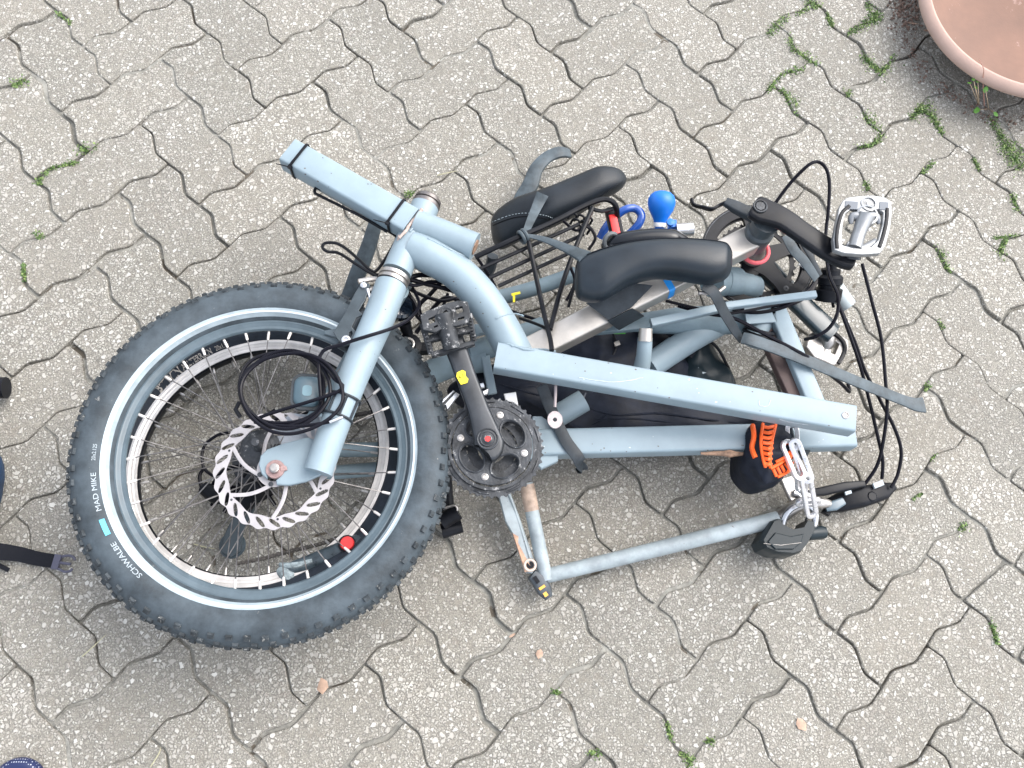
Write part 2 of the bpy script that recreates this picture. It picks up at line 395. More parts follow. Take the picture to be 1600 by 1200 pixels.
for b in range(ny):
    for a in range(nx):
        x, y = x0+a*dx, y0+b*dx
        z = -.0050+.0075*noise.noise(Vector((x*6, y*6, 1)))+.003*noise.noise(Vector((x*30, y*30, 4)))
        g.v.append(Vector((x, y, max(-.010, min(z-.0008, -.0018)))))
for b in range(ny-1):
    for a in range(nx-1):
        k = b*nx+a; g.f.append((k, k+1, k+nx+1, k+nx)); g.mi.append(0)
tag(obj('joint_filling', g, M['sand'], base=Vector((0, 0, 0))), kind='structure')

# ------------------------------------------------------------------ terracotta bowl, soil, weeds, moss, leaves
pc = Vector((.972, .748, 0))
b = thing('terracotta_bowl', pc, 'wide round terracotta plant bowl with pale rim at the upper right corner', 'plant bowl')
mb = MB(); mb.ringlathe(pc, UP, [(.1945, .0850), (.2045, .0765), (.2065, .0700), (.2050, .0655), (.196, .0640), (.188, .066), (.1875, .080), (.190, .0845)], 96)
obj('rim', mb, M['terral'], b, sharp=60)
mb = MB(); mb.lathe(pc, UP, [(.115, .001), (.150, .03), (.1885, .065), (.1880, .078), (.1865, .0775), (.178, .060), (.164, .044), (.135, .029), (.09, .020), (.04, .0165), (0, .016)], 96)
obj('basin', mb, M['terra'], b, sharp=60)
# soil and litter that gathered round the bowl
def leaflet(g, c, n, t, L, w, fold=.2):
    n = Vector(n).normalized(); t = Vector(t); t = (t-n*t.dot(n)).normalized(); s = n.cross(t)
    a = [c-t*L/2, c-t*L*.12+s*w/2-n*fold*w*.4, c+t*L*.25+s*w*.42-n*fold*w*.4, c+t*L/2, c+t*L*.25-s*w*.42-n*fold*w*.4, c-t*L*.12-s*w/2-n*fold*w*.4, c+t*L*.05+n*fold*w*.3]
    g.add(a, [(0, 1, 6), (1, 2, 6), (2, 3, 6), (3, 4, 6), (4, 5, 6), (5, 0, 6)])
rnd = random.Random(11)
def rvec(up=.6):
    return Vector((rnd.gauss(0, 1), rnd.gauss(0, 1), abs(rnd.gauss(0, 1))*up+.15)).normalized()
g = MB()
for k in range(650):
    if rnd.random() < .55:
        x, y = rnd.gauss(1416, 12), rnd.uniform(-60, 46)
    else:
        a = rnd.uniform(math.radians(182), math.radians(300)); r = rnd.gauss(.203, .010); q = pc+Vector((math.cos(a)*r, math.sin(a)*r, 0))
        c = Vector((q.x, q.y, .001)); s_ = rnd.uniform(.0012, .0032)
        g.lathe(c, rvec(), [(0, -s_*.5), (s_, 0), (0, s_*.6)], 5); continue
    c = P(x, y, .001); s_ = rnd.uniform(.0015, .0045)
    g.lathe(c, rvec(), [(0, -s_*.5), (s_, 0), (0, s_*.6)], 5)
tag(obj('soil', g, nmat('reddish_soil', (.17, .115, .09), .95, var=.5, vscale=200)), kind='stuff')
moss_px = [((1202, 56), (1229, 26), 4), ((1259, 4), (1277, 8), 5), ((1277, 8), (1244, 24), 3), ((1292, 20), (1300, 43), 3), ((1352, 5), (1371, 28), 4), ((1371, 28), (1326, 54), 5),
 ((1232, 60), (1240, 80), 4), ((1240, 79), (1277, 101), 4), ((1259, 109), (1225, 114), 4), ((1225, 114), (1200, 142), 3), ((1221, 139), (1240, 161), 4), ((1240, 161), (1246, 180), 4),
 ((1349, 88), (1372, 112), 5), ((1372, 112), (1392, 102), 5), ((1352, 180), (1375, 206), 4), ((1379, 214), (1360, 228), 3), ((1360, 228), (1341, 229), 3), ((1424, 184), (1446, 165), 5), ((1446, 165), (1474, 212), 5.5),
 ((1322, 144), (1330, 152), 3), ((1440, 272), (1458, 254), 3), ((1521, 248), (1529, 266), 2.5), ((1547, 187), (1596, 262), 8), ((1562, 400), (1570, 372), 4), ((1581, 305), (1588, 330), 3), ((1469, 390), (1482, 426), 3), ((1352, 286), (1356, 298), 3),
 ((124, 236), (146, 230), 5), ((58, 287), (80, 264), 3.5), ((80, 264), (122, 254), 3), ((55, 366), (67, 370), 4), ((20, 132), (42, 129), 4), ((86, 19), (112, 37), 2.5), ((37, 412), (38, 440), 2), ((634, 306), (644, 300), 3),
 ((863, 1083), (872, 1081), 3), ((922, 1175), (938, 1179), 3.5), ((1041, 1129), (1049, 1155), 2.5), ((1062, 1178), (1082, 1192), 5), ((1103, 1159), (1115, 1158), 3), ((1499, 826), (1510, 823), 4), ((1547, 964), (1559, 1007), 3), ((1455, 720), (1459, 712), 3), ((1466, 500), (1474, 514), 2), ((1446, 612), (1450, 600), 2), ((1425, 780), (1440, 772), 1.5), ((1390, 92), (1400, 88), 2), ((1552, 372), (1590, 368), 2), ((1497, 70), (1502, 73), 1)]
g = MB()
for a, b_, wd in moss_px:
    pa, pb = P(*a, 0), P(*b_, 0); L = (pb-pa).length; s_ = W(1, *a, 0)
    clump = [rnd.random() for _ in range(5)]
    for k in range(int(45+L*6800*wd/4)):
        t = rnd.random()
        if rnd.random() > .35+.65*clump[int(t*4.99)]: continue
        wdk = wd*s_*(.35+1.0*clump[int(t*4.99)]); q = pa.lerp(pb, t)+Vector((rnd.gauss(0, wdk), rnd.gauss(0, wdk), 0))
        hgt = rnd.random()**2*.006
        q.z = -.001+hgt; sz = rnd.uniform(.0016, .0034)
        leaflet(g, q, rvec(1.0), rvec(.3), sz*1.3, sz)
tag(obj('moss', g, M['moss'], sharp=180), kind='stuff')
def weed(base, leaves, label, stem_h=.02, name='weed_plant'):
    t = thing(name, P(*base, 0), label, 'weed', 'weeds growing beside the bowl')
    for (x, y, z, L, ang) in leaves:
        c = P(x, y, z); sm = MB(); sm.tube([P(*base, -.002), (P(*base, z*.7)+c)/2, c], [.0008, .0006, .0005], 5, smooth=3); obj('stem', sm, M['stem'], t)
        lm = MB(); a = math.radians(ang); leaflet(lm, c, Vector((rnd.gauss(0, .25), rnd.gauss(0, .25), 1)), (math.cos(a), math.sin(a), 0), L, L*.7)
        obj('leaf', lm, M['weedl'], t, sharp=180)
weed((1530, 165), [(1515, 129, .060, .010, 200), (1521, 124, .066, .009, 100), (1528, 127, .064, .009, 20), (1525, 136, .055, .011, 280)], 'small weed with four bright green round leaves at the foot of the bowl')
weed((1545, 170), [(1526, 172, .02, .016, 250), (1540, 140, .06, .013, 60), (1556, 178, .02, .012, 320)], 'pale leaved weed with a reddish stalk beside the bowl')
mb = MB(); mb.tube([P(1538, 165, .005), P(1536, 125, .07), P(1537, 108, .098), P(1530, 93, .11)], [.0011, .0010, .0008, .0004], 6, smooth=4)
tag(obj('dry_stalk', mb, nmat('pinkish_stalk', (.42, .22, .17), .6)), 'thin reddish stalk leaning over the rim of the terracotta bowl', 'stalk')
def dryleaf(x, y, L, ang, w, label, col='leafdry', z=.003):
    mb = MB(); a = math.radians(ang); leaflet(mb, P(x, y, z), (rnd.gauss(0, .15), rnd.gauss(0, .15), 1), (math.cos(a), math.sin(a), 0), L, w, .3)
    o = obj('dry_leaf', mb, M[col], sharp=180); o['label'] = label; o['category'] = 'leaf'; o['group'] = 'dry leaves lying on the pavers'
dryleaf(1253, 1132, .021, 120, .016, 'pale pinkish dry leaf on a paver near the bottom, right of centre')
dryleaf(843, 1022, .015, 75, .011, 'small oval tan leaf on a paver straight below the pedal')
dryleaf(503, 1072, .024, 100, .018, 'crumpled pink dry leaf on a joint below the front wheel')
dryleaf(1448, 47, .018, 20, .006, 'narrow pale leaf touching the left side of the bowl', z=.02)
dryleaf(1425, 36, .028, -8, .003, 'long thin dry blade lying left of the bowl')
dryleaf(800, 993, .012, 30, .004, 'tiny curled brown leaf in the joint below the pedal')
def grassb(pts, label):
    mb = MB()
    for q in pts: mb.tube(px(q), [.0010]+[.0009]*(len(q)-2)+[.0003], 5, smooth=4)
    tag(obj('grass_blade', mb, nmat('pale_straw', (.38, .36, .24), .6)), label, 'grass', 'loose grass blades on the pavers')
grassb([[(128, 1026, .003), (146, 1010, .008), (166, 991, .004)]], 'pale green grass blade at the left below the wheel')
grassb([[(235, 1198, .003), (248, 1178, .006), (251, 1168, .003)]], 'short straw in the joint at the bottom left')
grassb([[(683, 274, .003), (700, 270, .006), (715, 267, .003)]], 'short straw on the joint right of the head tube')
grassb([[(303, 850, .003), (318, 854, .005), (337, 858, .003)]], 'short straw lying on the ground seen through the wheel')

# ------------------------------------------------------------------ things at the left edge of the picture
t = thing('backpack', P(-70, 760, 0), 'dark blue backpack edge with black strap and buckle at the left edge', 'backpack')
mb = MB(); rr = []
for (x, z, sc) in ((-136, .0, .75), (-136, .02, .95), (-136, .05, 1.0), (-132, .085, .85), (-128, .10, .4)):
    rr.append([P(x, 775, 0)+Vector((math.copysign(abs(math.cos(a))**.7, math.cos(a))*.150*sc, math.copysign(abs(math.sin(a))**.7, math.sin(a))*.100*sc*(1+.05*math.sin(5*a)), z)) for a in [2*math.pi*i/40 for i in range(40)]])
mb.rings(rr); obj('bag_body', mb, M['navy'], t, sharp=60)
def ribbon(mb, pts, wpx, th=.0018, up=None, smooth=6, widths=None):
    P3 = [P(*q) for q in pts]; n = len(P3); ws = [W(wpx if widths is None else widths[i], *pts[i]) for i in range(n)]
    q, r = spline(P3, ws, smooth)
    sec = rrect(1, th/ws[0], .45*th/ws[0], 0, 0, 2); return mb.sweep(q, sec, up=up, scale=r)
mb = MB(); ribbon(mb, [(-40, 858, .03), (0, 862, .022), (30, 866, .010), (55, 872, .008), (84, 877, .007)], 23, up=UP, widths=[30, 26, 23, 22, 21]); obj('strap', mb, M['webbing'], t)
mb = MB(); ribbon(mb, [(-30, 868, .015), (0, 884, .01), (14, 891, .004)], 7, up=UP); obj('strap', mb, M['webbing'], t)
c = P(94, 879, .009); ex = (P(108, 881, .009)-P(80, 877, .009)).normalized(); ey = UP.cross(ex)
mb = MB(); mb.box(c-ex*.005, ex*.010, ey*.022, UP*.006)
for s_ in (-1, 1): mb.tube([c+ey*s_*.009, c+ex*.010+ey*s_*.012, c+ex*.018+ey*s_*.010, c+ex*.020+ey*s_*.006], .0020, 8, smooth=4)
mb.tube([c, c+ex*.016], .0022, 8); obj('buckle', mb, nmat('dark_buckle_plastic', (.06, .06, .09), .3), t)
mb = MB(); mb.tube([P(-40, 598, .03), P(-6, 606, .03), P(10, 606, .03)], [W(17, 0, 606, .03)]*3, 16); obj('grip', mb, M['black'], t)
c = P(34, 1229, .0); mb = MB(); mb.torus(c+UP*.012, UP, .028, .011, 64, 16)
rope = bpy.data.materials.new('braided_navy_rope'); rope.use_nodes = True; n_ = rope.node_tree.nodes; l_ = rope.node_tree.links
tc = n_.new('ShaderNodeTexCoord'); v_ = n_.new('ShaderNodeTexVoronoi'); v_.inputs['Scale'].default_value = 300; v_.inputs['Randomness'].default_value = 0
cr = n_.new('ShaderNodeValToRGB'); cr.color_ramp.elements[0].position = .18; cr.color_ramp.elements[0].color = (.55, .58, .65, 1); cr.color_ramp.elements[1].position = .30; cr.color_ramp.elements[1].color = (.008, .015, .07, 1)
l_.new(tc.outputs['Object'], v_.inputs['Vector']); l_.new(v_.outputs['Distance'], cr.inputs[0]); l_.new(cr.outputs[0], n_['Principled BSDF'].inputs['Base Color'])
tag(obj('rope_coil', mb, rope), 'coil of navy braided cord flecked with white at the bottom left edge', 'cord')

# ------------------------------------------------------------------ the folded bicycle
ORG = P(760, 640, 0)
bike = thing('folded_bicycle', ORG, 'pale grey blue home-built bicycle folded flat and lying on its side on the pavers', 'bicycle')
def part(name, mb, m, parent=None, sharp=35): return obj(name, mb, M[m] if isinstance(m, str) else m, parent or bike, sharp)

# --- wheels
def make_wheel(c, zc, R, r, n_sp, rim_o, rim_i, tyre_m, rim_m, knobs, hub_top, hub_bot, hub_r, nip_m, phase=0, stripe=None, tilt=(0, 0)):
    c = Vector((c[0], c[1], zc)); ax = Vector((tilt[0], tilt[1], 1)).normalized()
    M4 = frame(c, (1, 0, 0), ax)
    ar = r*(1.12 if knobs else 1.0); Rc = R-ar
    # rim (the part mesh)
    rb = MB(); h = .0095 if knobs else .012
    prof = [(rim_o, h*.78), (rim_o+.0025, h), (rim_o-.002, h*1.02), (rim_o-.004, h*.90), ((rim_o+rim_i)/2, h*.86), ((rim_o+rim_i)/2-.001, h*.80), (rim_i+.002, h*.78), (rim_i, h*.5), (rim_i+.0008, 0), (rim_i+.003, -h*.5), (rim_i+.006, -h*.8), (rim_o-.002, -h), (rim_o+.002, -h), (rim_o, 0)]
    rb.ringlathe(c, ax, prof, 128)
    if not knobs: rb.ringlathe(c, ax, [(rim_i+.0012, h*.74), (rim_i-.0006, h*.5), (rim_i+.0002, 0), (rim_i+.002, -h*.5), (rim_i+.004, -h*.9), (rim_i+.006, -h*.9), (rim_i+.004, 0), (rim_i+.003, h*.6)], 128, 1)
    wheel = obj('wheel', rb, [M[rim_m], M['black']], bike, 25)
    # tyre
    tb = MB(); m = 44; prof = []
    for i in range(m):
        a = 2*math.pi*i/m; ca = math.cos(a); rr_ = Rc+ar*ca; zz = r*math.sin(a)
        if rr_ < rim_o-.001: zz *= .85
        prof.append((rr_-(.002 if abs(a-math.pi) < .5 else 0), zz))
    tb.ringlathe(c, ax, prof, 144)
    if knobs:
        for k in range(68):
            a = 2*math.pi*(k+.15*random.random())/68; er = Vector((math.cos(a), math.sin(a), 0)); et = Vector((-er.y, er.x, 0))
            for row, (phi, lw, tl, da, kh) in enumerate(((0, .012, .0080, 0, .0036), (26, .008, .0075, .5, .0036), (-26, .008, .0075, .5, .0036), (50, .0072, .0088, .15, .0036), (-50, .0072, .0088, .15, .0036))):
                ph = math.radians(phi+random.uniform(-2, 2)); a2 = a+da*2*math.pi/68
                er2 = Vector((math.cos(a2), math.sin(a2), 0)); et2 = Vector((-er2.y, er2.x, 0))
                nrm = er2*math.cos(ph)+UP*math.sin(ph); tan = -er2*math.sin(ph)+UP*math.cos(ph)
                p = er2*(Rc+ar*.99*math.cos(ph))+UP*(r*.99*math.sin(ph))
                q = [M4 @ (p+tan*(sx*lw/2*fs)+et2*(sy*tl/2*fs)+nrm*hh) for hh, fs in ((-.001, 1.05), (kh, .85)) for sx, sy in ((-1, -1), (1, -1), (1, 1), (-1, 1))]
                tb.add(q, [(3, 2, 1, 0), (4, 5, 6, 7), (0, 1, 5, 4), (1, 2, 6, 5), (2, 3, 7, 6), (3, 0, 4, 7)], 1)
    ty = obj('tyre', tb, [M[tyre_m], M['knob']], wheel, 40)
    def surf(rr_): return r*math.sqrt(max(0, 1-((rr_-Rc)/ar)**2))
    if stripe:
        s = MB(); r0, r1 = stripe; rm = (r0+r1)/2
        s.ringlathe(c, ax, [(r0, surf(r0)-.001), (r0, surf(r0)+.0004), (r0*.55+r1*.45, surf(r0*.55+r1*.45)+.0012), (rm, surf(rm)+.0002), (r0*.45+r1*.55, surf(r0*.45+r1*.55)+.0012), (r1, surf(r1)+.0005), (r1, surf(r1)-.001)], 144)
        obj('reflective_stripe', s, M['stripe'], wheel, 25); s = MB(); rb0 = rm+.0012; s.ringlathe(c, ax, [(rb0-.0020, surf(rb0)+.0002), (rb0-.0012, surf(rb0)+.0016), (rb0+.0012, surf(rb0)+.0014), (rb0+.0022, surf(rb0)-.0002)], 144); obj('stripe_ridge', s, M['seamline'], wheel, 25)
    def arc_text(txt, size, a_start, rbase, m, sx=1.0, bold=0.0):
        """reads clockwise seen from above, letter tops outwards; a_start in degrees (counter-clockwise from +x)"""
        me = text_mesh(txt, size, .00015, bold); s = MB()
        def f(v):
            rr_ = rbase+v.y; a = math.radians(a_start)-v.x*sx/rbase
            zz = (surf(rr_)+.0003 if rr_ > rim_o else h+.0005)+v.z
            return M4 @ Vector((rr_*math.cos(a), rr_*math.sin(a), zz))
        from_mesh(s, me, f); o = obj('lettering', s, M[m], wheel, 180); return o
    # hub
    hb = MB(); hb.lathe(c, ax, [(0, hub_bot-.008), (.008, hub_bot-.008), (.010, hub_bot), (hub_r, hub_bot+.002), (hub_r, hub_bot+.005), (hub_r*.55, hub_bot+.010), (hub_r*.48, 0), (hub_r*.55, hub_top-.010), (hub_r, hub_top-.005), (hub_r, hub_top-.002), (.012, hub_top), (.007, hub_top+.004), (.005, hub_top+.03), (0, hub_top+.03)], 32)
    obj('hub', hb, M['greymetal'], wheel)
    for k in range(n_sp):
        a = 2*math.pi*(k+phase)/n_sp; up_ = (k % 2 == 0); tw = (1 if (k//2) % 2 == 0 else -1)*math.radians(58)
        po = M4 @ Vector(((rim_i-.001)*math.cos(a), (rim_i-.001)*math.sin(a), .002 if up_ else -.002))
        pi_ = M4 @ Vector((hub_r*.9*math.cos(a+tw), hub_r*.9*math.sin(a+tw), (hub_top-.004) if up_ else (hub_bot+.004)))
        d = (pi_-po).normalized(); s = MB(); s.tube([po, pi_], .00082, 6)
        s.tube([po-d*.002, po+d*.0095, po+d*.011], [.0021, .0019, .0012], 8, mi=1)
        obj('spoke', s, [M['spoke'], M[nip_m]], wheel)
    return wheel, M4, arc_text, surf
wf, MF, atx, surf = make_wheel((-.3525, -.168), .1762, .257, .0268, 36, .1970, .1832, 'tyre', 'rimpaint', True, .036, -.036, .026, 'rimsilver', .32, stripe=(.2005, .2110), tilt=(.02, .01))
atx('SCHWALBE', .0092, 231.5, .2150, 'print', 1.25, 0)
atx('MAD MIKE', .0088, 203.5, .2150, 'print', 1.3, 0)
atx('20x2.125', .0068, 185, .2160, 'print', .9)
# teal patch between the words
s = MB()
for a0, a1, mname in ((212.5, 206.5, 'teal'), ):
    rr = []
    for k in range(9):
        a = math.radians(a0+(a1-a0)*k/8); q = []
        for r_ in (.2150, .2215):
            for dz in (.0001, .0006): q.append(MF @ Vector((r_*math.cos(a), r_*math.sin(a), surf(r_)+dz+.0002)))
        rr.append([q[0], q[2], q[3], q[1]])
    s.rings(rr)
obj('tyre_badge', s, M['teal'], wf)

wr, MR, atx2, surf2 = make_wheel((-.3790, -.1520), .0855, .2370, .0228, 36, .1925, .1775, 'tyre2', 'rimsilver', False, .030, -.030, .024, 'steel', .1, tilt=(-.105, .136))
atx2("B'TWIN", .0130, 147, .1950, 'cream', 1.05, .0004)
atx2('ALLTERRAIN', .0100, 132.5, .1955, 'cream', .9, .0002)
atx2('20x1.95', .008, 116, .1960, 'cream', .85)
# --- front brake disc (160 mm) above the hub
rc = Vector((-.3268, -.1995, .2215)); N = 24
outer = []
for i in range(240):
    a = 2*math.pi*i/240; outer.append(((.0790+.0014*math.sin(N*a))*math.cos(a), (.0790+.0014*math.sin(N*a))*math.sin(a)))
inner = [((.0618+.0012*math.sin(12*a+1))*math.cos(a), (.0630+.0012*math.sin(12*a+1))*math.sin(a)) for a in [2*math.pi*i/120 for i in range(120)]]
holes = []
for k in range(N):
    a = 2*math.pi*(k+.3)/N; cx, cy = .0708*math.cos(a), .0708*math.sin(a); d = a+math.radians(90-38)
    L, w_ = .0092, .0027; hl = []
    for i in range(14):
        b_ = 2*math.pi*i/14; x, y = L*math.copysign(abs(math.cos(b_))**.7, math.cos(b_)), w_*math.sin(b_)
        hl.append((cx+x*math.cos(d)-y*math.sin(d), cy+x*math.sin(d)+y*math.cos(d)))
    holes.append(hl)
rt = MB(); F4 = Matrix.Translation(rc); from_mesh(rt, curve_mesh([outer, inner]+holes, .0018), F4)
for k in range(6):
    a = 2*math.pi*(k+.35)/6; pts = []
    for j in range(9):
        u = j/8; A_ = Vector((.021*math.cos(a), .021*math.sin(a), 0)); B_ = Vector((.0645*math.cos(a-.85), .0645*math.sin(a-.85), 0)); D_ = (B_-A_).normalized()
        pts.append(rc+A_.lerp(B_, u)+Vector((-D_.y, D_.x, 0))*(.005*math.sin(math.pi*u)))
    rt.sweep(pts, rrect(.0052, .0016, .0004), up=UP)
    pts = [rc+Vector((.046*math.cos(a-.42), .046*math.sin(a-.42), 0)), rc+Vector((.063*math.cos(a-.05), .063*math.sin(a-.05), 0))]
rt.ringlathe(rc, UP, [(.0235, .0007), (.0235, -.0007), (.016, -.0007), (.016, .0007)], 48)
for k in range(6):
    a = 2*math.pi*(k+.35)/6; rt.lathe(rc+Vector((.020*math.cos(a), .020*math.sin(a), .0008)), UP, [(0, -.002), (.0033, -.002), (.0033, .0016), (.0015, .0018), (0, .0010)], 10, 1)
    a -= .75; rt.lathe(rc+Vector((.0665*math.cos(a), .0665*math.sin(a), .0006)), UP, [(0, 0), (.0018, 0), (.0016, .0005), (0, .0005)], 10, 1)
obj('brake_disc', rt, [M['rotor'], M['greymetal']], wf, 30)

# --- fork
fk = MB()
def tpx(mb, pts, wpx, n=20, smooth=6, mi=0):
    """round tube; pts = (x, y, z of the axis); wpx = width(s) in photo pixels"""
    ws = wpx if isinstance(wpx, (list, tuple)) else [wpx]*len(pts)
    return mb.tube([P(*q) for q in pts], [W(w_, *q)/2 for w_, q in zip(ws, pts)], n, smooth=smooth if len(pts) > 2 else 0, mi=mi)
tpx(fk, [(611, 446, .232), (594, 492, .238), (566, 556, .242), (531, 642, .243), (497, 738, .240)], [50, 50, 48, 47, 45], 28)
fork = part('fork_leg', fk, 'paint')
dp = MB(); dp.plate(px([(404, 726, .2325), (407, 712, .2325), (417, 702, .2325), (445, 692, .2325), (480, 683, .2325), (505, 690, .2325), (512, 720, .2325), (500, 742, .2325), (478, 752, .2325), (452, 758, .2325), (432, 757, .2325), (431, 750, .2325), (437, 745, .2325), (438, 738, .2325), (428, 731, .2325), (419, 737, .2325), (417, 748, .2325), (409, 741, .2325)]), .006)
obj('dropout', dp, M['paint'], fork)
ax_ = MB(); c = P(430, 733, .2335); ax_.lathe(c, UP, [(0, -.004), (.0125, -.004), (.0125, 0), (.0120, .0015), (.007, .0016), (.0068, .002)], 28); ax_.lathe(c, UP, [(0, .0015), (.0062, .0016), (.0062, .007), (.0045, .0075), (.0045, .010), (0, .010)], 20, 1)
ax_.plate(px([(436, 724, .236), (447, 728, .236), (449, 734, .236), (438, 738, .236)]), .002)
obj('axle_nut', ax_, [nmat('rusty_pink_washer', (.33, .22, .21), .6, metal=.3, var=.3, vscale=120), M['steel']], fork)
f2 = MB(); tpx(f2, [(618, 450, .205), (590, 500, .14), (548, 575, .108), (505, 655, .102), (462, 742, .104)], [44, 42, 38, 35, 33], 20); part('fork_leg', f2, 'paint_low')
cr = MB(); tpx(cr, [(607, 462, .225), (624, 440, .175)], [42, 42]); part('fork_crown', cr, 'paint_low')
# head tube, cups, stub
ht = MB(); tpx(ht, [(620, 425, .222), (664, 323, .2152)], [46, 44], 28); ht_o = part('head_tube', ht, 'paint')
hc = MB()
a, b_ = P(612, 444, .226), P(672, 304, .214); d = (b_-a).normalized()
hc.lathe(P(616, 434, .223), d, [(.0200, -.011), (.0222, -.010), (.0222, -.005), (.0205, -.0045), (.0205, -.003), (.0228, -.002), (.0228, .0035), (.0195, .005)], 36)
obj('headset_cup', hc, M['steel'], ht_o)
hc = MB(); hc.lathe(P(612, 443, .226), d, [(.019, -.008), (.0222, -.006), (.0222, .0005), (.019, .001)], 36); obj('bearing_seal', hc, M['black'], ht_o)
hc = MB(); c = P(666, 319, .2149); hc.lathe(c, d, [(.018, -.006), (.0205, -.005), (.0215, 0), (.0185, .001), (.0185, .003), (.0205, .0035), (.0200, .009), (.0165, .0125), (.0140, .013), (.0135, .008), (0, .008)], 36); obj('headset_cup', hc, nmat('dull_headset_metal', (.17, .155, .15), .35, metal=.7, var=.3, vscale=90), ht_o)
sb = MB(); tpx(sb, [(650, 350, .226), (742, 386, .226)], [46, 45], 28); st = part('stub_tube', sb, 'paint')
sb = MB(); p0, p1 = P(741, 385.6, .226), P(743.5, 386.6, .226); sb.tube([p0, p1], .0115, 24); obj('tube_opening', sb, M['rust'], st)
# handlebar post of square tube
sp = MB(); sp.beam(P(449, 232, .2435), P(642, 342, .2435), W(45, 540, 285, .24), .034, .004); post = part('square_post', sp, 'paint')
wd = MB()
for (x0, y0, x1, y1, z) in ((660, 327, 624, 372, .243),):
    q = [P(x0+(x1-x0)*k/10+random.uniform(-1.0, 1.0), y0+(y1-y0)*k/10, z-.002) for k in range(11)]; wd.tube(q, [.0020+.0010*random.random() for _ in q], 8, smooth=3)
q = [P(624+k*.5, 372-k*2.2, .238-.003*abs(k-5)/5) for k in range(-6, 3)]; wd.tube(q, [.003]*len(q), 8)
obj('weld_bead', wd, nmat('pale_rust_weld', (.42, .33, .29), .6, var=.3, vscale=120, bump=.6, bscale=400), post)
def ziptie(c0, d, w_, h, name='zip_tie', tail=None):
    z = MB(); d = Vector(d).normalized(); s_ = d.cross(UP).normalized(); pr = rrect(w_+.003, h+.003, .004, 0, 0, 3)
    pts = [c0+s_*x+UP*(y-h/2) for x, y in pr]; z.sweep(pts, rrect(.0012, .0042, .0003), up=d, closed=True)
    if tail is None: tail = 1
    e = c0+s_*(w_/2+.002)*tail-UP*.002; z.box(e, d*.006, s_*.005, UP*.005)
    z.tube([e, e+s_*tail*.004+d*-.008+UP*.003, e+s_*.006*tail+d*-.02], [.0012, .001, .0006], 6, smooth=3)
    return obj(name, z, M['black'], post)
dd = P(642, 342, .243)-P(449, 232, .243); wp = W(45, 540, 285, .24)
ziptie(P(467, 242, .2440), dd, wp, .034); ziptie(P(619, 329, .2440), dd, wp, .034)
# bottle cage wires
cg = MB()
def wire(mb, pts, wpx=4.5, smooth=6): return mb.tube(px(pts), W(wpx, *pts[0])/2, 8, smooth=smooth)
wire(cg, [(618, 344, .215), (560, 318, .215), (505, 297, .218), (494, 294, .218), (492, 301, .218), (502, 307, .218), (560, 336, .216), (605, 362, .212)], 5)
wire(cg, [(620, 352, .205), (560, 325, .205), (515, 305, .205)], 7)
wire(cg, [(600, 358, .208), (615, 366, .20), (619, 374, .198), (606, 398, .19), (590, 421, .185), (580, 423, .185), (560, 405, .182), (540, 388, .18), (525, 380, .18), (508, 380, .18), (504, 387, .18), (512, 393, .18), (530, 396, .18), (560, 415, .185), (590, 433, .19), (606, 437, .20)], 5)
wire(cg, [(622, 365, .20), (612, 392, .194), (596, 424, .188), (588, 429, .186), (575, 425, .185)], 4.5)
part('bottle_cage', cg, 'blackm')
# curved main tube
ct_ = MB(); tpx(ct_, [(640, 385, .222), (668, 398, .220), (712, 424, .214), (750, 462, .208), (781, 508, .200), (800, 545, .190), (808, 562, .180)], [52, 58, 56, 56, 56, 58, 58], 32, 8); cto = part('curved_tube', ct_, 'paint')
lg = MB(); lg.tube([P(744, 480, .198), P(740, 488, .205)], .0065, 6); obj('cable_stop', lg, M['paint'], cto)
# upper square beam
ub = MB(); z1 = .218; wb = W(44, 1000, 590, z1)
p0, p1 = P(775, 554, z1), P(1338, 653.5, z1); ub.beam(p0, p1, wb, .030, .0035); ubo = part('square_beam', ub, 'paint')
rv = MB(); rv.torus(P(1321, 649, z1+.0004), UP, .0042, .0010, 24, 8); rv.lathe(P(1321, 649, z1), UP, [(0, -.001), (.0025, -.001), (.0025, .0008), (0, .001)], 14); obj('rivet', rv, M['steel'], ubo)
rv = MB(); dv = (p1-p0).normalized(); rv.sweep([p1+dv*.0003-UP*.015, p1+dv*.0008-UP*.015], rrect(wb-.006, .024, .002), up=UP); obj('beam_opening', rv, M['brownpaint'], ubo)
# lower square beam
lb = MB(); z2 = .135; wl_ = W(42, 1050, 685, z2)
lb.beam(P(838, 690, z2), P(1337, 677, z2), wl_, .034, .004); lbo = part('square_beam', lb, 'paint')
lw = MB(); q = [P(1095+k*9, 709+random.uniform(-.8, .8), z2-.004) for k in range(11)]; lw.tube(q, [.002, .0026, .003, .0035, .004, .0062, .004, .003, .0028, .0024, .0015], 8); obj('weld_bead', lw, M['rust'], lbo)
gs = MB(); gs.plate(px([(832, 650, .128), (846, 650, .128), (872, 668, .128), (872, 720, .128), (846, 732, .128), (826, 715, .128)]), .012); obj('gusset', gs, M['paint'], lbo)
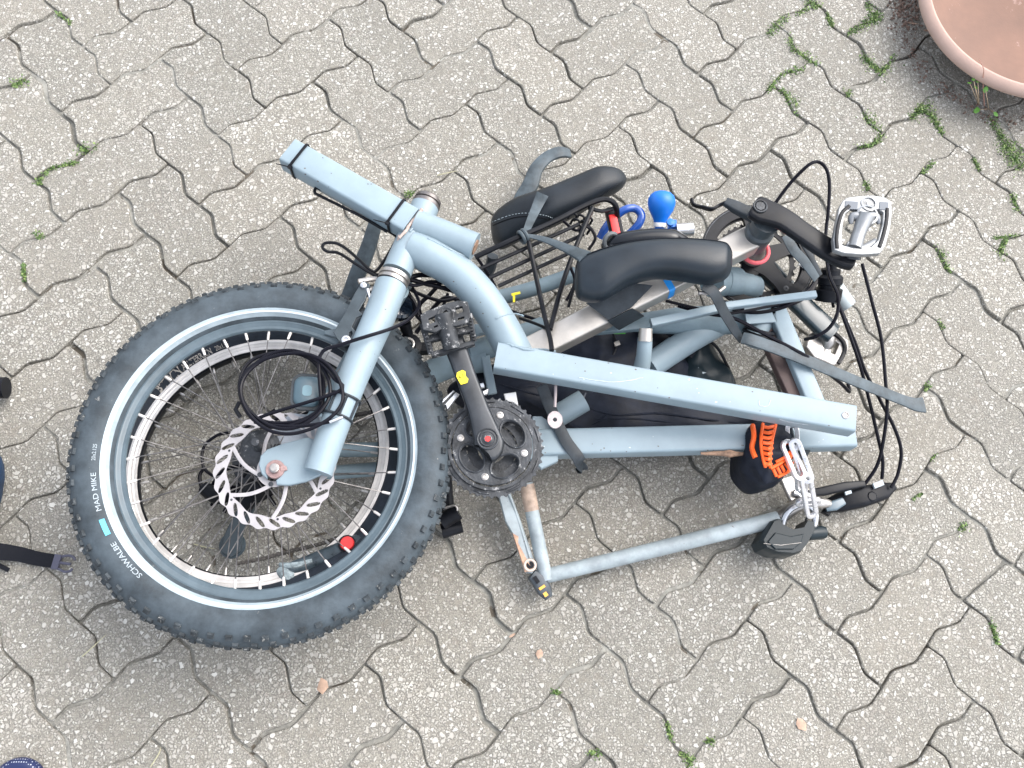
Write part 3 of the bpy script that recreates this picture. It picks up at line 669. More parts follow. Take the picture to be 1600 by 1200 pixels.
# lower frame tubes seen in and beside the wheels
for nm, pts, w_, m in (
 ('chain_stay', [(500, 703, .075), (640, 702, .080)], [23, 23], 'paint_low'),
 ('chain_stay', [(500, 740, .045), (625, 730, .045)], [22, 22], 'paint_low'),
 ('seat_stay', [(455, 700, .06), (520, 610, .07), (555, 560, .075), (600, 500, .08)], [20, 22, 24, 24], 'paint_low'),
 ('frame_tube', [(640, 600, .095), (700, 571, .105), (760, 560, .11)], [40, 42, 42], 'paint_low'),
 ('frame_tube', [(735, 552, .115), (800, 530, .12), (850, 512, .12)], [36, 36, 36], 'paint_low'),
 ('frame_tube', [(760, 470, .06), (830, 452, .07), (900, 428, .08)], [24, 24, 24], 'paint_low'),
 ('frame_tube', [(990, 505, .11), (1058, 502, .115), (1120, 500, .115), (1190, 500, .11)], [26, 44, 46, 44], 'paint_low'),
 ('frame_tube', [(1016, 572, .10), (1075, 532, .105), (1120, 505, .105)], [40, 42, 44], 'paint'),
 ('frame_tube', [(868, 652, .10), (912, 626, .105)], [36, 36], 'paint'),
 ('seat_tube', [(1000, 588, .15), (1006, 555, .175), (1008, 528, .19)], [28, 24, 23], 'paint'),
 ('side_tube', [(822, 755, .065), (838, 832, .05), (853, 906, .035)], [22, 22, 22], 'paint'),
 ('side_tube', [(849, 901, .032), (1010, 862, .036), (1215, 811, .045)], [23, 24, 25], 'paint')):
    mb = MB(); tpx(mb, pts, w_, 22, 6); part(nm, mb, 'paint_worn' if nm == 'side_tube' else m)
mb = MB(); tpx(mb, [(1008, 533, .1905), (1009, 513, .198)], [22, 21]); mb2 = part('seat_tube_end', mb, 'alu')
mb = MB(); tpx(mb, [(823, 757, .0652), (831, 798, .0565)], [23.5, 23]); part('burnt_weld', mb, nmat('heat_tinted_paint', (.36, .27, .21), .55, var=.5, vscale=30))
mb = MB(); mb.plate(px([(655, 596, .12), (720, 575, .125), (768, 560, .125), (772, 612, .12), (762, 612, .12), (742, 560, .12), (700, 582, .12), (665, 610, .12)]), .004)
mb = MB(); mb.beam(P(738, 515, .15), P(775, 508, .15), W(17, 750, 510, .15), .012, .002); part('bracket', mb, 'paint')
mb = MB(); mb.beam(P(758, 556, .13), P(770, 615, .12), W(14, 750, 510, .15), .012, .002); part('bracket', mb, 'paint')
# cross beam on the right with a rusty inner side
cb = MB(); za = .150; cb.beam(P(1214, 478, za), P(1283, 645, za), W(29, 1245, 560, za), .028, .003); cbo = part('cross_beam', cb, 'paint')
cb = MB(); cb.beam(P(1190, 500, za-.012), P(1258, 650, za-.012), W(22, 1225, 560, za), .016, .002); obj('beam_inside', cb, M['brownpaint'], cbo)
cb = MB(); cb.beam(P(1165, 492, .150), P(1212, 489, .150), .030, .004, .001); part('bracket', cb, 'paint')
# thin angle strip
an = MB(); an.beam(P(1018, 503, .190), P(1145, 475, .190), W(13, 1100, 485, .19), .012, .0015); an.beam(P(1135, 476, .1915), P(1276, 458, .1915), W(11, 1200, 465, .19), .012, .0015); part('angle_strip', an, 'paint')
an = MB(); an.beam(P(855, 520, .150), P(1020, 505, .150), W(15, 900, 515, .15), .012, .0015); part('angle_strip', an, 'paint_low')
# aluminium seat post bar
al = MB(); za = .232; al.beam(P(812, 552, .176), P(1188, 362, .232), W(40, 1000, 455, .205), .034, .003); alo = part('aluminium_bar', al, 'alu')
tp = MB(); dv = (P(1188, 362, .232)-P(812, 552, .176)).normalized(); c = P(812, 552, .176).lerp(P(1188, 362, .232), .605)
tp.beam(c-dv*.0048+UP*.0005, c+dv*.0048+UP*.0005, W(40, 1000, 455, .205)+.0012, .0352, .003)
obj('blue_tape', tp, M['bluet'], alo)
# rear handle / crank mounting at the bar's end
bc = MB(); c = P(1184, 366, .225); bc.lathe(c, UP, [(.020, -.03), (.0215, -.028), (.0215, .012), (.018, .016), (.018, .032), (.021, .036), (.021, .044), (.010, .046), (0, .046)], 36); part('bearing_cup', bc, nmat('grey_bearing_cup', (.05, .062, .07), .35, var=.3, vscale=60))
rd = MB(); rd.torus(P(1180, 392, .188), UP, .0205, .0032, 40, 10); part('red_ring', rd, 'pink')
bx = MB(); bx.tube([P(1178, 372, .20), P(1176, 400, .14)], .0185, 28); part('bracket_shell', bx, nmat('rusty_grey_shell', (.25, .20, .18), .5, metal=.4, var=.3, vscale=80))

def crank(pts, ws, zt, th, m, name='crank_arm', parent=None):
    """forged crank: soft rounded bar of changing width"""
    P3 = [P(*q) for q in pts]; wz = [W(w_, *q) for w_, q in zip(ws, pts)]; q, r = spline(P3, wz, 8)
    mb = MB(); rr = []
    for i, p in enumerate(q):
        t = (q[min(i+1, len(q)-1)]-q[max(i-1, 0)]).normalized(); s_ = t.cross(UP).normalized(); u = s_.cross(t)
        k = 1.0
        if i < 3: k = (.55, .82, .95)[i]
        if i > len(q)-4: k = (.55, .82, .95)[len(q)-1-i]
        rr.append([p+s_*(a*r[i]*k)+u*b for a, b in rrect(1, th, .3*th, 0, -th/2, 3)] if False else [p+s_*(x*k)+u*y for x, y in rrect(r[i], th, th*.32, 0, -th/2, 3)])
    mb.rings(rr); return mb
ck = crank([(1178, 318, .290), (1192, 325, .290), (1225, 338, .290), (1260, 362, .286), (1300, 388, .280), (1322, 398, .278), (1338, 402, .278)], [38, 44, 36, 34, 36, 38, 36], 0, .015, 'black')
cko = part('crank_arm', ck, 'blackm')
bt = MB(); bt.torus(P(1188, 322, .2915), UP, .0092, .0016, 32, 10); bt.lathe(P(1188, 322, .2905), UP, [(0, 0), (.007, 0), (.007, .0012), (0, .0015)], 8); obj('crank_bolt', bt, M['greymetal'], cko)
# pale cage pedal at the upper right
pd = MB(); zp = .302
ex = (P(1382, 320, zp)-P(1312, 315, zp)).normalized(); ey = (P(1330, 305, zp)-P(1324, 395, zp)).normalized()
nz = ex.cross(ey).normalized()
def pp(x, y, z=zp): return P(x, y, z)
def plate_holes(outer, holes, z, th):
    o0 = P(*outer[0], z); M4 = Matrix.Translation(Vector((0, 0, z)))
    f = lambda L: [(P(x, y, z).x, P(x, y, z).y) for x, y in L]
    me = curve_mesh([f(outer)]+[f(h) for h in holes], th, th*.12); mb = MB(); from_mesh(mb, me, M4); return mb
pd = plate_holes([(1316, 317), (1324, 312), (1342, 310), (1362, 309), (1380, 312), (1389, 318), (1390, 335), (1387, 360), (1380, 386), (1372, 397), (1345, 399), (1318, 397), (1303, 392), (1301, 376), (1306, 350), (1310, 328)],
   [[(1318, 335), (1330, 326), (1345, 333), (1352, 333), (1370, 328), (1379, 334), (1378, 352), (1371, 378), (1360, 389), (1345, 392), (1330, 391), (1313, 386), (1312, 368), (1314, 350)]], zp-.004, .010)
po_ = part('pedal', pd, 'clear')
for L_ in ([(1327, 322), (1316, 332), (1310, 350), (1307, 372), (1308, 388)], [(1386, 326), (1385, 345), (1380, 368), (1374, 386)]):
    q = MB(); q.sweep(spline(px([(x, y, zp+.0012) for x, y in L_]), [1]*len(L_), 5)[0], rrect(.0052, .004, .001), up=UP); obj('side_rail', q, M['blackm'], po_)
q = MB(); q.tube([P(1353, 338, zp), P(1343, 362, zp-.004), P(1335, 388, zp-.006)], [.0125, .0095, .0100], 24, smooth=5); q.lathe(P(1354, 337, zp-.002), UP, [(0, -.008), (.0155, -.008), (.0155, .004), (.0125, .005), (.0120, .002), (0, .002)], 28)
q.lathe(P(1357, 319, zp), UP, [(0, -.01), (.0118, -.01), (.0118, .0025), (.009, .003), (.0085, .001), (.004, .001), (.0035, .0025), (0, .0025)], 28)
for s_ in (-1, 1): q.tube([P(1350, 340, zp-.002), P(1350+s_*18, 338, zp-.003), P(1352+s_*22, 350, zp-.006)], [.007, .006, .003], 14, smooth=4)
obj('pedal_body', q, M['clear'], po_)
q = MB(); q.tube([P(1322, 382, zp-.010), P(1345, 391, zp-.010), P(1368, 378, zp-.010)], [.006, .008, .006], 14, smooth=4); obj('pedal_web', q, M['clear'], po_)
for (x, y, a, b_) in ((1330, 321, 20, 14), (1381, 322, 14, 14)):
    q = MB(); q.box(P(x, y, zp+.0012), ex*W(a, x, y, zp), ey*W(b_, x, y, zp), UP*.002); obj('reflector', q, nmat('dark_reflector', (.05, .07, .10), .25), po_)
for k in range(4):
    q = MB(); q.box(P(1307+k*.3, 368, zp-.014-k*.0035), ex*.0035, ey*.045, UP*.0016); q.box(P(1381-k*.5, 365, zp-.014-k*.0035), ex*.0035, ey*.045, UP*.0016); obj('tread_rib', q, M['black'], po_)
q = MB(); q.lathe(P(1334, 400, .278), (P(1343, 362, zp)-P(1334, 400, .282)), [(0, -.004), (.0105, -.004), (.0105, .004), (.006, .006), (.006, .012), (0, .012)], 20); obj('pedal_axle', q, M['greymetal'], po_)

# rear chainring with five-arm spider (lower right)
rc2 = P(1182, 404, .135); q = MB()
def ringplate(ro, ri, t, teeth=0, th=.003, n=240):
    o_ = []
    for i in range(n):
        a = 2*math.pi*i/n; r_ = ro
        if teeth: r_ = ro-.0034+.0034*max(0, math.cos(teeth*a))**.7
        o_.append((r_*math.cos(a), r_*math.sin(a)))
    return curve_mesh([o_, circ(ri, 120)], t)
from_mesh(q, ringplate(.0915, .0720, .004), Matrix.Translation(rc2+UP*.006)); from_mesh(q, ringplate(.0855, .0700, .003, 42), Matrix.Translation(rc2)); from_mesh(q, ringplate(.066, .056, .003, 34), Matrix.Translation(rc2-UP*.007))
r2 = part('chainring', q, 'blackm')
q = MB(); q.torus(rc2+UP*.0085, UP, .0885, .0011, 96, 6); obj('guard_edge', q, M['greymetal'], r2)
for k in range(5):
    a = 2*math.pi*k/5+.35; q = MB(); d = Vector((math.cos(a), math.sin(a), 0)); e = Vector((-d.y, d.x, 0))
    rr = [[rc2+d*u+e*(sg*w_)+UP*(h+.0005*k) for sg, h in ((-1, .003), (1, .003), (1, -.004), (-1, -.004))] for u, w_ in ((.012, .020), (.03, .013), (.05, .011), (.066, .013), (.074, .018))]
    q.rings(rr); obj('spider_arm', q, M['blackm'], r2)
    q = MB(); q.lathe(rc2+d*.067+UP*.004, UP, [(0, -.002), (.0045, -.002), (.0045, .001), (.002, .0012), (0, .0)], 14); obj('chainring_bolt', q, M['greymetal'], r2)
q = MB(); q.box(P(1255, 415, .146), (P(1262, 420, .146)-P(1248, 410, .146)).normalized()*.014, UP.cross((P(1262, 420, .146)-P(1248, 410, .146)).normalized())*.006, UP*.003); obj('reflector', q, M['white'], r2)
ck2 = crank([(1180, 398, .110), (1212, 430, .112), (1258, 476, .106), (1296, 512, .10), (1306, 520, .10)], [42, 36, 34, 36, 30], 0, .018, 'x'); c2o = part('crank_arm', ck2, nmat('blue_black_crank', (.018, .034, .044), .28, var=.3, vscale=30, coat=.3))
q = plate_holes([(1262, 528), (1278, 518), (1300, 524), (1318, 535), (1320, 548), (1310, 568), (1298, 572), (1270, 560), (1258, 545)], [[(1296, 532), (1310, 540), (1302, 560), (1292, 556)]], .070, .022)
pd2 = part('pedal', q, 'steel')
q = MB(); q.sweep(spline(px([(1300, 518, .083), (1316, 532, .083), (1320, 548, .083), (1310, 568, .083)]), [1]*4, 5)[0], rrect(.006, .005, .001), up=UP); obj('side_rail', q, M['blackm'], pd2)
q = MB(); q.lathe(P(1290, 545, .075), (P(1300, 520, .09)-P(1285, 560, .07)), [(0, -.025), (.010, -.025), (.012, -.01), (.008, 0), (.012, .012), (.009, .022), (0, .022)], 20); obj('pedal_body', q, M['steel'], pd2)
# crank shell below
q = MB(); q.tube([P(1112, 440, .16), P(1150, 440, .13)], [.024, .023], 28); q.tube([P(1130, 440, .15), P(1180, 450, .12)], [.022, .020], 24); part('bracket_shell', q, 'paint_low')
# black axle boot and its tube end
q = MB(); c = P(1296, 440, .12); d = (P(1300, 405, .135)-P(1293, 462, .10)).normalized()
q.lathe(c, d, [(0, -.030), (.021, -.030), (.022, -.012), (.017, -.010), (.0175, -.004), (.0205, -.002), (.0205, .008), (.0155, .012), (.015, .020), (.0085, .022), (.0085, .032), (.006, .034), (.006, .042), (0, .042)], 32); bo = part('axle_boot', q, 'black')
q = MB(); q.tube([P(1304, 452, .10), P(1326, 478, .09)], [.016, .013], 22); part('tube_end', q, nmat('pale_plastic_plug', (.40, .45, .46), .5))
q = MB(); q.lathe(P(1300, 412, .150), d, [(0, 0), (.0065, 0), (.0065, .006), (.004, .007), (.004, .014), (0, .014)], 16); obj('axle_nut', q, M['steel'], bo)
# headset cup at the cross beam
q = MB(); c = P(1186, 518, .14); d = (P(1192, 500, .15)-P(1180, 535, .13)).normalized()
for k, (r_, h) in enumerate(((.024, -.010), (.0255, -.004), (.024, .003))): q.torus(c+d*h, d, r_-.003, .003, 40, 8)
part('headset_cup', q, 'black'); q = MB(); tpx(q, [(1175, 538, .12), (1196, 490, .13)], [38, 40]); part('head_tube', q, 'paint')

# --- front crankset
kc = P(769, 699, .180); q = MB()
from_mesh(q, ringplate(.0732, .0590, .0026, 44), Matrix.Translation(kc)); 
q2 = ringplate(.0620, .0575, .003); from_mesh(q, q2, Matrix.Translation(kc+UP*.004))
cr1 = part('chainring', q, 'greymetal', sharp=25)
q = MB(); wins = []
for k in range(4):
    a0 = math.radians(90*k+32); cx, cy = .0335*math.cos(a0), .0335*math.sin(a0)
    wl = []
    for i in range(28):
        b_ = 2*math.pi*i/28; u, v = .0150*math.cos(b_), .0205*math.sin(b_)
        wl.append((cx+u*math.cos(a0)-v*math.sin(a0), cy+u*math.sin(a0)+v*math.cos(a0)))
    wins.append(wl)
from_mesh(q, curve_mesh([circ(.0550, 96)]+wins, .0040, .001), Matrix.Translation(kc+UP*.0072)); obj('chain_guard', q, M['greymetal'], cr1, 25)
for k in range(4):
    a0 = math.radians(90*k+32); q = MB(); c = kc+Vector((.0335*math.cos(a0), .0335*math.sin(a0), .0098)); ring = []
    for i in range(36):
        b_ = 2*math.pi*i/36; u, v = .0160*math.cos(b_), .0218*math.sin(b_); ring.append(c+Vector((u*math.cos(a0)-v*math.sin(a0), u*math.sin(a0)+v*math.cos(a0), 0)))
    q.tube(ring, .0014, 8, closed=True); obj('window_rim', q, M['greymetal'], cr1)
for k in range(4):
    a0 = math.radians(90*k+77); q = MB(); q.lathe(kc+Vector((.0455*math.cos(a0), .0455*math.sin(a0), .0095)), UP, [(0, -.002), (.0050, -.002), (.0050, .001), (.003, .0016), (.0025, .0004), (0, .0004)], 16); obj('chainring_bolt', q, M['steel'], cr1)
for ro, ri, dz, te in ((.0545, .036, -.006, 32), (.038, .020, -.011, 22)):
    q = MB(); from_mesh(q, ringplate(ro, ri, .0025, te), Matrix.Translation(kc+UP*dz)); obj('inner_chainring', q, M['greymetal'], cr1)
for k in range(9):
    a = 2*math.pi*k/9+.3; q = MB(); r_ = .0655; e = Vector((-math.sin(a), math.cos(a), 0)); c = kc+Vector((r_*math.cos(a), r_*math.sin(a), .0016))
    q.tube([c-e*.011, c+Vector((math.cos(a), math.sin(a), 0))*.0009, c+e*.011], [.0012, .0019, .0012], 7, smooth=3); obj('shift_ramp', q, M['greymetal'], cr1)
q = crank([(758, 704, .214), (764, 692, .214), (748, 640, .218), (728, 585, .222), (712, 540, .224), (703, 515, .224)], [36, 48, 34, 32, 34, 34], 0, .016, 'x'); c3 = part('crank_arm', q, nmat('black_crank_worn', (.03, .034, .04), .3, var=.5, vscale=14, metal=.3))
q = MB(); c = P(762, 686, .214); q.torus(c+UP*.0012, UP, .0140, .0014, 40, 8); q.torus(c+UP*.001, UP, .0100, .0008, 32, 8); q.torus(c+UP*.0012, UP, .0050, .0010, 24, 8); obj('crank_bolt', q, M['greymetal'], c3)
q = MB(); q.lathe(c+UP*.0004, UP, [(0, 0), (.0042, 0), (.0042, .0012), (0, .0012)], 6); obj('bolt_socket', q, M['red'], c3)
q = MB(); q.plate(px([(714, 582, .2232), (722, 578, .2232), (727, 580, .2232), (728, 588, .2232), (732, 592, .2232), (730, 598, .2232), (720, 601, .2232), (716, 594, .2232), (713, 588, .2232)]), .0006, inset=.0002); obj('sticker', q, M['yellow'], c3)
q = MB(); q.tube(px([(717, 586, .2236), (718, 590, .2236), (721, 590, .2236)]), .0005, 5); q.tube(px([(723, 584, .2236), (724, 589, .2236)]), .0005, 5); obj('sticker_mark', q, M['black'], c3)
# black pedal
zt = .252
q = plate_holes([(658, 494), (668, 488), (684, 482), (700, 476), (716, 472), (730, 474), (734, 492), (731, 505), (712, 510), (697, 511), (680, 520), (662, 516)],
   [[(668, 499), (680, 494), (681, 505), (671, 509)], [(688, 492), (697, 484), (705, 492), (697, 500), (689, 499)], [(710, 482), (723, 479), (725, 489), (713, 493)], [(676, 511), (684, 508), (686, 512), (678, 515)], [(714, 498), (726, 495), (726, 501), (715, 504)]], zt, .008)
p3 = part('pedal', q, M['pedal'])
q = MB(); q.tube([P(693, 490, zt), P(698, 512, zt-.006), P(706, 545, zt-.016)], [.0135, .013, .012], 20, smooth=4); q.torus(P(696, 492, zt+.003), UP, .0105, .0022, 28, 8); obj('pedal_body', q, M['pedal'], p3)
q = MB()
a0, a1, b0, b1 = P(660, 505, zt-.006), P(674, 553, zt-.022), P(733, 490, zt-.006), P(741, 534, zt-.022)
for u, v in ((a0, a1), (b0, b1)):
    q.beam(u, v, .008, .012, .001)
    for k in range(9):
        c = u.lerp(v, (k+.5)/9)+UP*.002; q.box(c, Vector((.003, 0, 0)), Vector((0, .002, 0)), Vector((0, 0, .004)))
q.beam(a1, b1, .007, .012, .001); q.beam(a0.lerp(a1, .5), b0.lerp(b1, .5), .010, .010, .001); obj('pedal_cage', q, M['pedal'], p3)
# painted lower crank arm with rust, and its pedal seen edge-on
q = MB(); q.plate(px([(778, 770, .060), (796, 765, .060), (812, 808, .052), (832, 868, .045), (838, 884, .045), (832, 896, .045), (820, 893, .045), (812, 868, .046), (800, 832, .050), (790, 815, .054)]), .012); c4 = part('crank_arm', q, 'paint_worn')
q = MB(); q.plate(px([(800, 832, .0505), (812, 838, .0505), (822, 868, .0462), (828, 872, .0462), (834, 892, .0462), (820, 894, .0462), (812, 868, .0467)]), .002); obj('rust_patch', q, nmat('rusty_crank', (.42, .26, .18), .55, metal=.2, var=.4, vscale=80), c4)
q = MB(); q.tube(px([(794, 768, .0615), (806, 800, .055), (820, 845, .050), (828, 872, .0475)]), .0020, 8, smooth=4); obj('edge_ridge', q, M['paint_worn'], c4)
q = MB(); c = P(828, 883, .0462); q.torus(c, UP, .0080, .0022, 32, 10); q.lathe(c, UP, [(0, .0005), (.0055, .0005), (.0055, -.0005), (0, -.0005)], 16, 1); obj('pedal_eye', q, [nmat('pale_rust_eye', (.55, .45, .38), .45, metal=.3), M['black']], c4)
q = MB(); ex = (P(855, 932, .03)-P(832, 898, .03)).normalized(); ey = UP.cross(ex)
q.sweep([P(831, 897, .038), P(840, 905, .036), P(850, 922, .032), P(857, 934, .03)], rrect(1, 1, .25), up=UP, scale=[.017, .022, .022, .013]); p4 = part('pedal', q, nmat('worn_black_pedal_block', (.05, .06, .07), .45, var=.4, vscale=60))
q = MB(); q.box(P(838, 906, .0475), ex*.011, ey*.006, UP*.002); obj('pedal_slot', q, M['black'], p4)
q = MB(); q.box(P(847, 918, .0445), ex*.004, ey*.010, UP*.002); q.box(P(852, 928, .041), ex*.008, ey*.006, UP*.002); obj('reflector', q, M['amber'], p4)
# front derailleur pieces
q = MB(); q.plate(px([(690, 636, .17), (712, 612, .17), (718, 616, .17), (694, 648, .17)]), .003); q.plate(px([(686, 628, .168), (708, 609, .168), (711, 611, .168), (689, 634, .168)]), .003); fd = part('front_derailleur', q, 'bright')
q = MB(); q.tube(px([(744, 605, .17), (756, 602, .17)]), .004, 8); obj('clamp_bolt', q, M['bright'], fd)
q = MB(); q.plate(px([(752, 612, .165), (764, 606, .165), (762, 616, .165), (750, 620, .165)]), .003); obj('link_arm', q, M['bright'], fd)
q = MB(); q.plate(px([(787, 615, .16), (806, 612, .16), (810, 634, .16), (800, 628, .16), (790, 626, .16)]), .002); part('derailleur_clamp', q, 'white')
# rear derailleur and chain under the wheels
q = MB(); q.lathe(P(363, 852, .03), UP, [(0, -.004), (.0180, -.004), (.020, 0), (.0180, .004), (.009, .005), (.008, .007), (0, .007)], 32); rdl = part('rear_derailleur', q, nmat('dark_blue_grey_plastic', (.05, .072, .088), .4, var=.3))
q = MB(); q.plate(px([(345, 862, .045), (350, 835, .045), (368, 800, .05), (385, 765, .055), (402, 772, .055), (396, 800, .05), (380, 830, .045), (375, 860, .045), (360, 870, .045)]), .004); obj('cage', q, nmat('smoky_cage', (.035, .05, .06), .35), rdl)
q = MB(); q.tube(px([(380, 790, .06), (400, 765, .07), (412, 772, .075)]), [.014, .018, .016], 14, smooth=4); q.tube(px([(318, 762, .04), (340, 775, .045), (362, 770, .05)]), [.010, .013, .010], 12, smooth=4); obj('derailleur_body', q, M['black'], rdl)
q = MB(); q.lathe(Vector((-.3865, -.143, .045)), UP, [(0, -.04), (.03, -.04), (.034, -.03), (.038, -.022), (.044, -.014), (.046, -.010), (.020, -.008), (0, -.008)], 40); part('sprocket_cluster', q, 'greymetal')
def chainpath(mb, pts, zoff=0, step=.0063):
    p_, _ = spline(px(pts), [1]*len(pts), 20); acc = 0; last = p_[0]; i = 1; k = 0; out = [p_[0]]
    for a in p_[1:]:
        if (a-out[-1]).length >= step: out.append(a.copy())
    for k in range(len(out)-1):
        a, b_ = out[k], out[k+1]; d = (b_-a).normalized(); s_ = d.cross(UP).normalized()*(.0018 if k % 2 else .0026)
        for sg in (-1, 1): mb.sweep([a-d*.002+s_*sg*0+UP*(.0025*sg*(1 if k % 2 else 1.4)), (a+b_)/2+UP*(.0025*sg*(1 if k % 2 else 1.4)), b_+d*.002+UP*(.0025*sg*(1 if k % 2 else 1.4))], rrect(.0062, .0009, .0003), up=UP, scale=[.95, .62, .95])
        mb.tube([a-UP*.0042, a+UP*.0042], .0017, 6)
    return mb
q = MB(); chainpath(q, [(372, 880, .03), (410, 873, .03), (450, 862, .035), (500, 850, .06), (560, 828, .10), (600, 808, .125), (640, 785, .125)]); chainpath(q, [(520, 660, .06), (560, 648, .07), (620, 640, .08), (690, 640, .1)]); part('chain', q, nmat('oily_chain', (.10, .09, .08), .4, metal=.6, var=.4, vscale=200))
# torn handlebar end and red cap inside the wheel
q = MB(); tpx(q, [(452, 893, .118), (500, 875, .122), (560, 850, .128), (640, 812, .130)], [26, 30, 32, 32], 20); hbr = part('handlebar', q, nmat('scuffed_black_tube', (.05, .07, .085), .3, var=.5, vscale=25))
q = MB(); q.tube(px([(436, 890, .118), (446, 896, .12), (455, 903, .12), (462, 905, .118)]), [.006, .012, .013, .006], 10, smooth=4); q.tube(px([(437, 882, .122), (460, 884, .130), (488, 876, .134)]), [.003, .005, .003], 8, smooth=3); obj('torn_end', q, nmat('pale_torn_rubber', (.24, .29, .31), .7, var=.5, vscale=110, bump=.8, bscale=300), hbr)
q = MB(); q.lathe(P(543, 850, .140), UP, [(0, 0), (.0098, 0), (.0098, .006), (.0085, .008), (0, .008)], 28, 0); q.lathe(P(543, 851, .135), UP, [(0, 0), (.0125, 0), (.0125, .007), (0, .007)], 28, 1); obj('bell_button', q, [M['red'], M['black']], hbr)
# brake arm, pad and bolts by the fork
q = plate_holes([(522, 520), (540, 490), (556, 458), (568, 440), (578, 446), (570, 470), (560, 486), (566, 493), (556, 497), (549, 512), (556, 520), (549, 538), (538, 541), (528, 530)], [[(545, 520), (550, 517), (552, 522), (547, 533), (543, 531)]], .238, .005)
ba = part('brake_arm', q, nmat('grey_brake_arm', (.045, .06, .07), .35, metal=.3, var=.2, vscale=50))
q = MB(); q.tube(px([(530, 526, .232), (552, 480, .232), (566, 450, .236)]), .004, 8); q.tube(px([(536, 545, .225), (556, 502, .228), (575, 490, .226)]), [.010, .012, .010], 10); obj('brake_pad', q, M['rubberd'], ba)
q = MB(); q.lathe(P(541, 532, .240), UP, [(0, 0), (.0062, 0), (.0062, .003), (.0035, .0032), (.003, .001), (0, .001)], 18); obj('brake_bolt', q, M['bright'], ba)
q = MB(); q.lathe(P(568, 447, .240), UP, [(0, -.002), (.0048, 0), (.0042, .004), (0, .006)], 16); q.tube(px([(574, 452, .24), (577, 462, .24), (578, 472, .238)]), [.0022, .002, .001], 8); obj('brake_bolt', q, M['bright'], ba)
q = MB(); q.plate(px([(507, 516, .212), (530, 512, .212), (536, 522, .212), (526, 528, .212), (506, 522, .212)]), .006); part('brake_shoe', q, M['rimpaint'])
q = MB(); q.tube(px([(560, 440, .22), (585, 436, .215), (604, 440, .215)]), .004, 8, smooth=4); q.tube(px([(570, 458, .22), (590, 452, .21)]), .0065, 10); part('brake_link', q, 'steel')
# dark lamp body and roller behind the fork
q = MB(); q.lathe(P(622, 476, .15), Vector((.35, .1, 1)), [(0, -.035), (.014, -.034), (.020, -.02), (.026, 0), (.026, .006), (.022, .010), (0, .012)], 32); lm_ = part('rear_lamp', q, nmat('dark_blue_lamp_shell', (.010, .018, .032), .15, coat=.6)); q = MB(); q.tube(px([(632, 505, .14), (640, 530, .12)]), [.010, .007], 12); obj('lamp_bracket', q, M['black'], lm_)
q = MB(); c = P(638, 540, .13); q.lathe(c, UP, [(0, -.014), (.018, -.014), (.020, -.01), (.020, 0), (.012, .002), (.012, .006), (0, .006)], 28); q.torus(c+UP*.007, UP, .0085, .0020, 24, 8, 1); q.box(P(660, 545, .12), (.03, .004, 0), (0, .014, 0), (0, 0, .02)); obj('jockey_wheel', q, [M['black'], M['rimsilver']], bike)
# bits low down at the wheel's right edge
q = MB(); q.tube(px([(690, 815, .05), (716, 800, .055)]), [.013, .012], 14); q.tube(px([(695, 740, .05), (700, 800, .04)]), [.010, .010], 10); q.tube(px([(722, 822, .03), (690, 830, .03)]), [.010, .012], 12); part('brake_lever_body', q, 'black')
q = MB(); q.tube(px([(692, 795, .062), (710, 790, .062), (714, 797, .06), (700, 800, .06)]), .0022, 6, smooth=4); part('lever_clamp', q, 'steel')
# --- saddles
def loft(rings, name, m, parent=None, sharp=60):
    mb = MB(); mb.rings(rings); return obj(name, mb, M[m] if isinstance(m, str) else m, parent, sharp)
def sec(c, s_, u, hw, ht, hb, n=28, pw=.75):
    """superellipse section; hw half width, ht above, hb below"""
    out = []
    for i in range(n):
        a = 2*math.pi*i/n; x, y = math.cos(a), math.sin(a); x = math.copysign(abs(x)**pw, x); y = math.copysign(abs(y)**pw, y)
        out.append(c+s_*(hw*x)+u*((ht if y > 0 else hb)*y))
    return out
def saddle(stations, up, m='leather', k=6):
    """stations: (x_top, y_top, x_bottom, y_bottom, z, ht, hb) pixel ends of the width"""
    cs = [(P(a, b, z)+P(c, d, z))/2 for a, b, c, d, z, _, _ in stations]; sv = [(P(a, b, z)-P(c, d, z))/2 for a, b, c, d, z, _, _ in stations]
    cs2, _ = spline(cs, [1]*len(cs), k); sv2, ht = spline(sv, [q[5] for q in stations], k); _, hb = spline(sv, [q[6] for q in stations], k); rr = []
    for c, s_, t_, b_ in zip(cs2, sv2, ht, hb):
        L = s_.length; sn = s_/max(L, 1e-6); u = Vector(up); u = (u-sn*u.dot(sn)).normalized(); rr.append(sec(c, sn, u, L, t_, b_))
    return rr
u2 = Vector((0, .40, 1))
rr = saddle([(900, 425, 899, 445, .24, .004, .006), (903, 407, 906, 464, .245, .020, .025), (935, 393, 940, 468, .25, .026, .030), (975, 384, 983, 444, .255, .028, .030), (1020, 379, 1022, 432, .26, .028, .030), (1065, 378, 1065, 434, .262, .028, .032), (1105, 380, 1105, 440, .262, .027, .032), (1130, 385, 1128, 436, .26, .026, .028), (1140, 396, 1139, 430, .255, .016, .02), (1143, 408, 1142, 420, .25, .004, .006)], u2)
mb = MB(); mb.rings(rr); sd2 = part('saddle', mb, nmat('black_saddle_vinyl', (.010, .016, .023), .36, spec=.4, var=.22, vscale=22, bump=.10, bscale=700, wear=(.06, .07, .08), wscale=40, wthr=.72), sharp=70); sd2['label'] = 'broad smooth black saddle lying across the aluminium bar'
q = MB(); n_ = len(rr[0])
q.tube([r_[int(n_*.14)]+UP*.0006 for r_ in rr[2:-3]], .0007, 6); obj('seam', q, M['black'], sd2)
q = MB(); q.tube(px([(1092, 458, .235), (1118, 457, .235), (1132, 448, .235)]), .0030, 8, smooth=4); obj('saddle_rail', q, M['steel'], sd2)
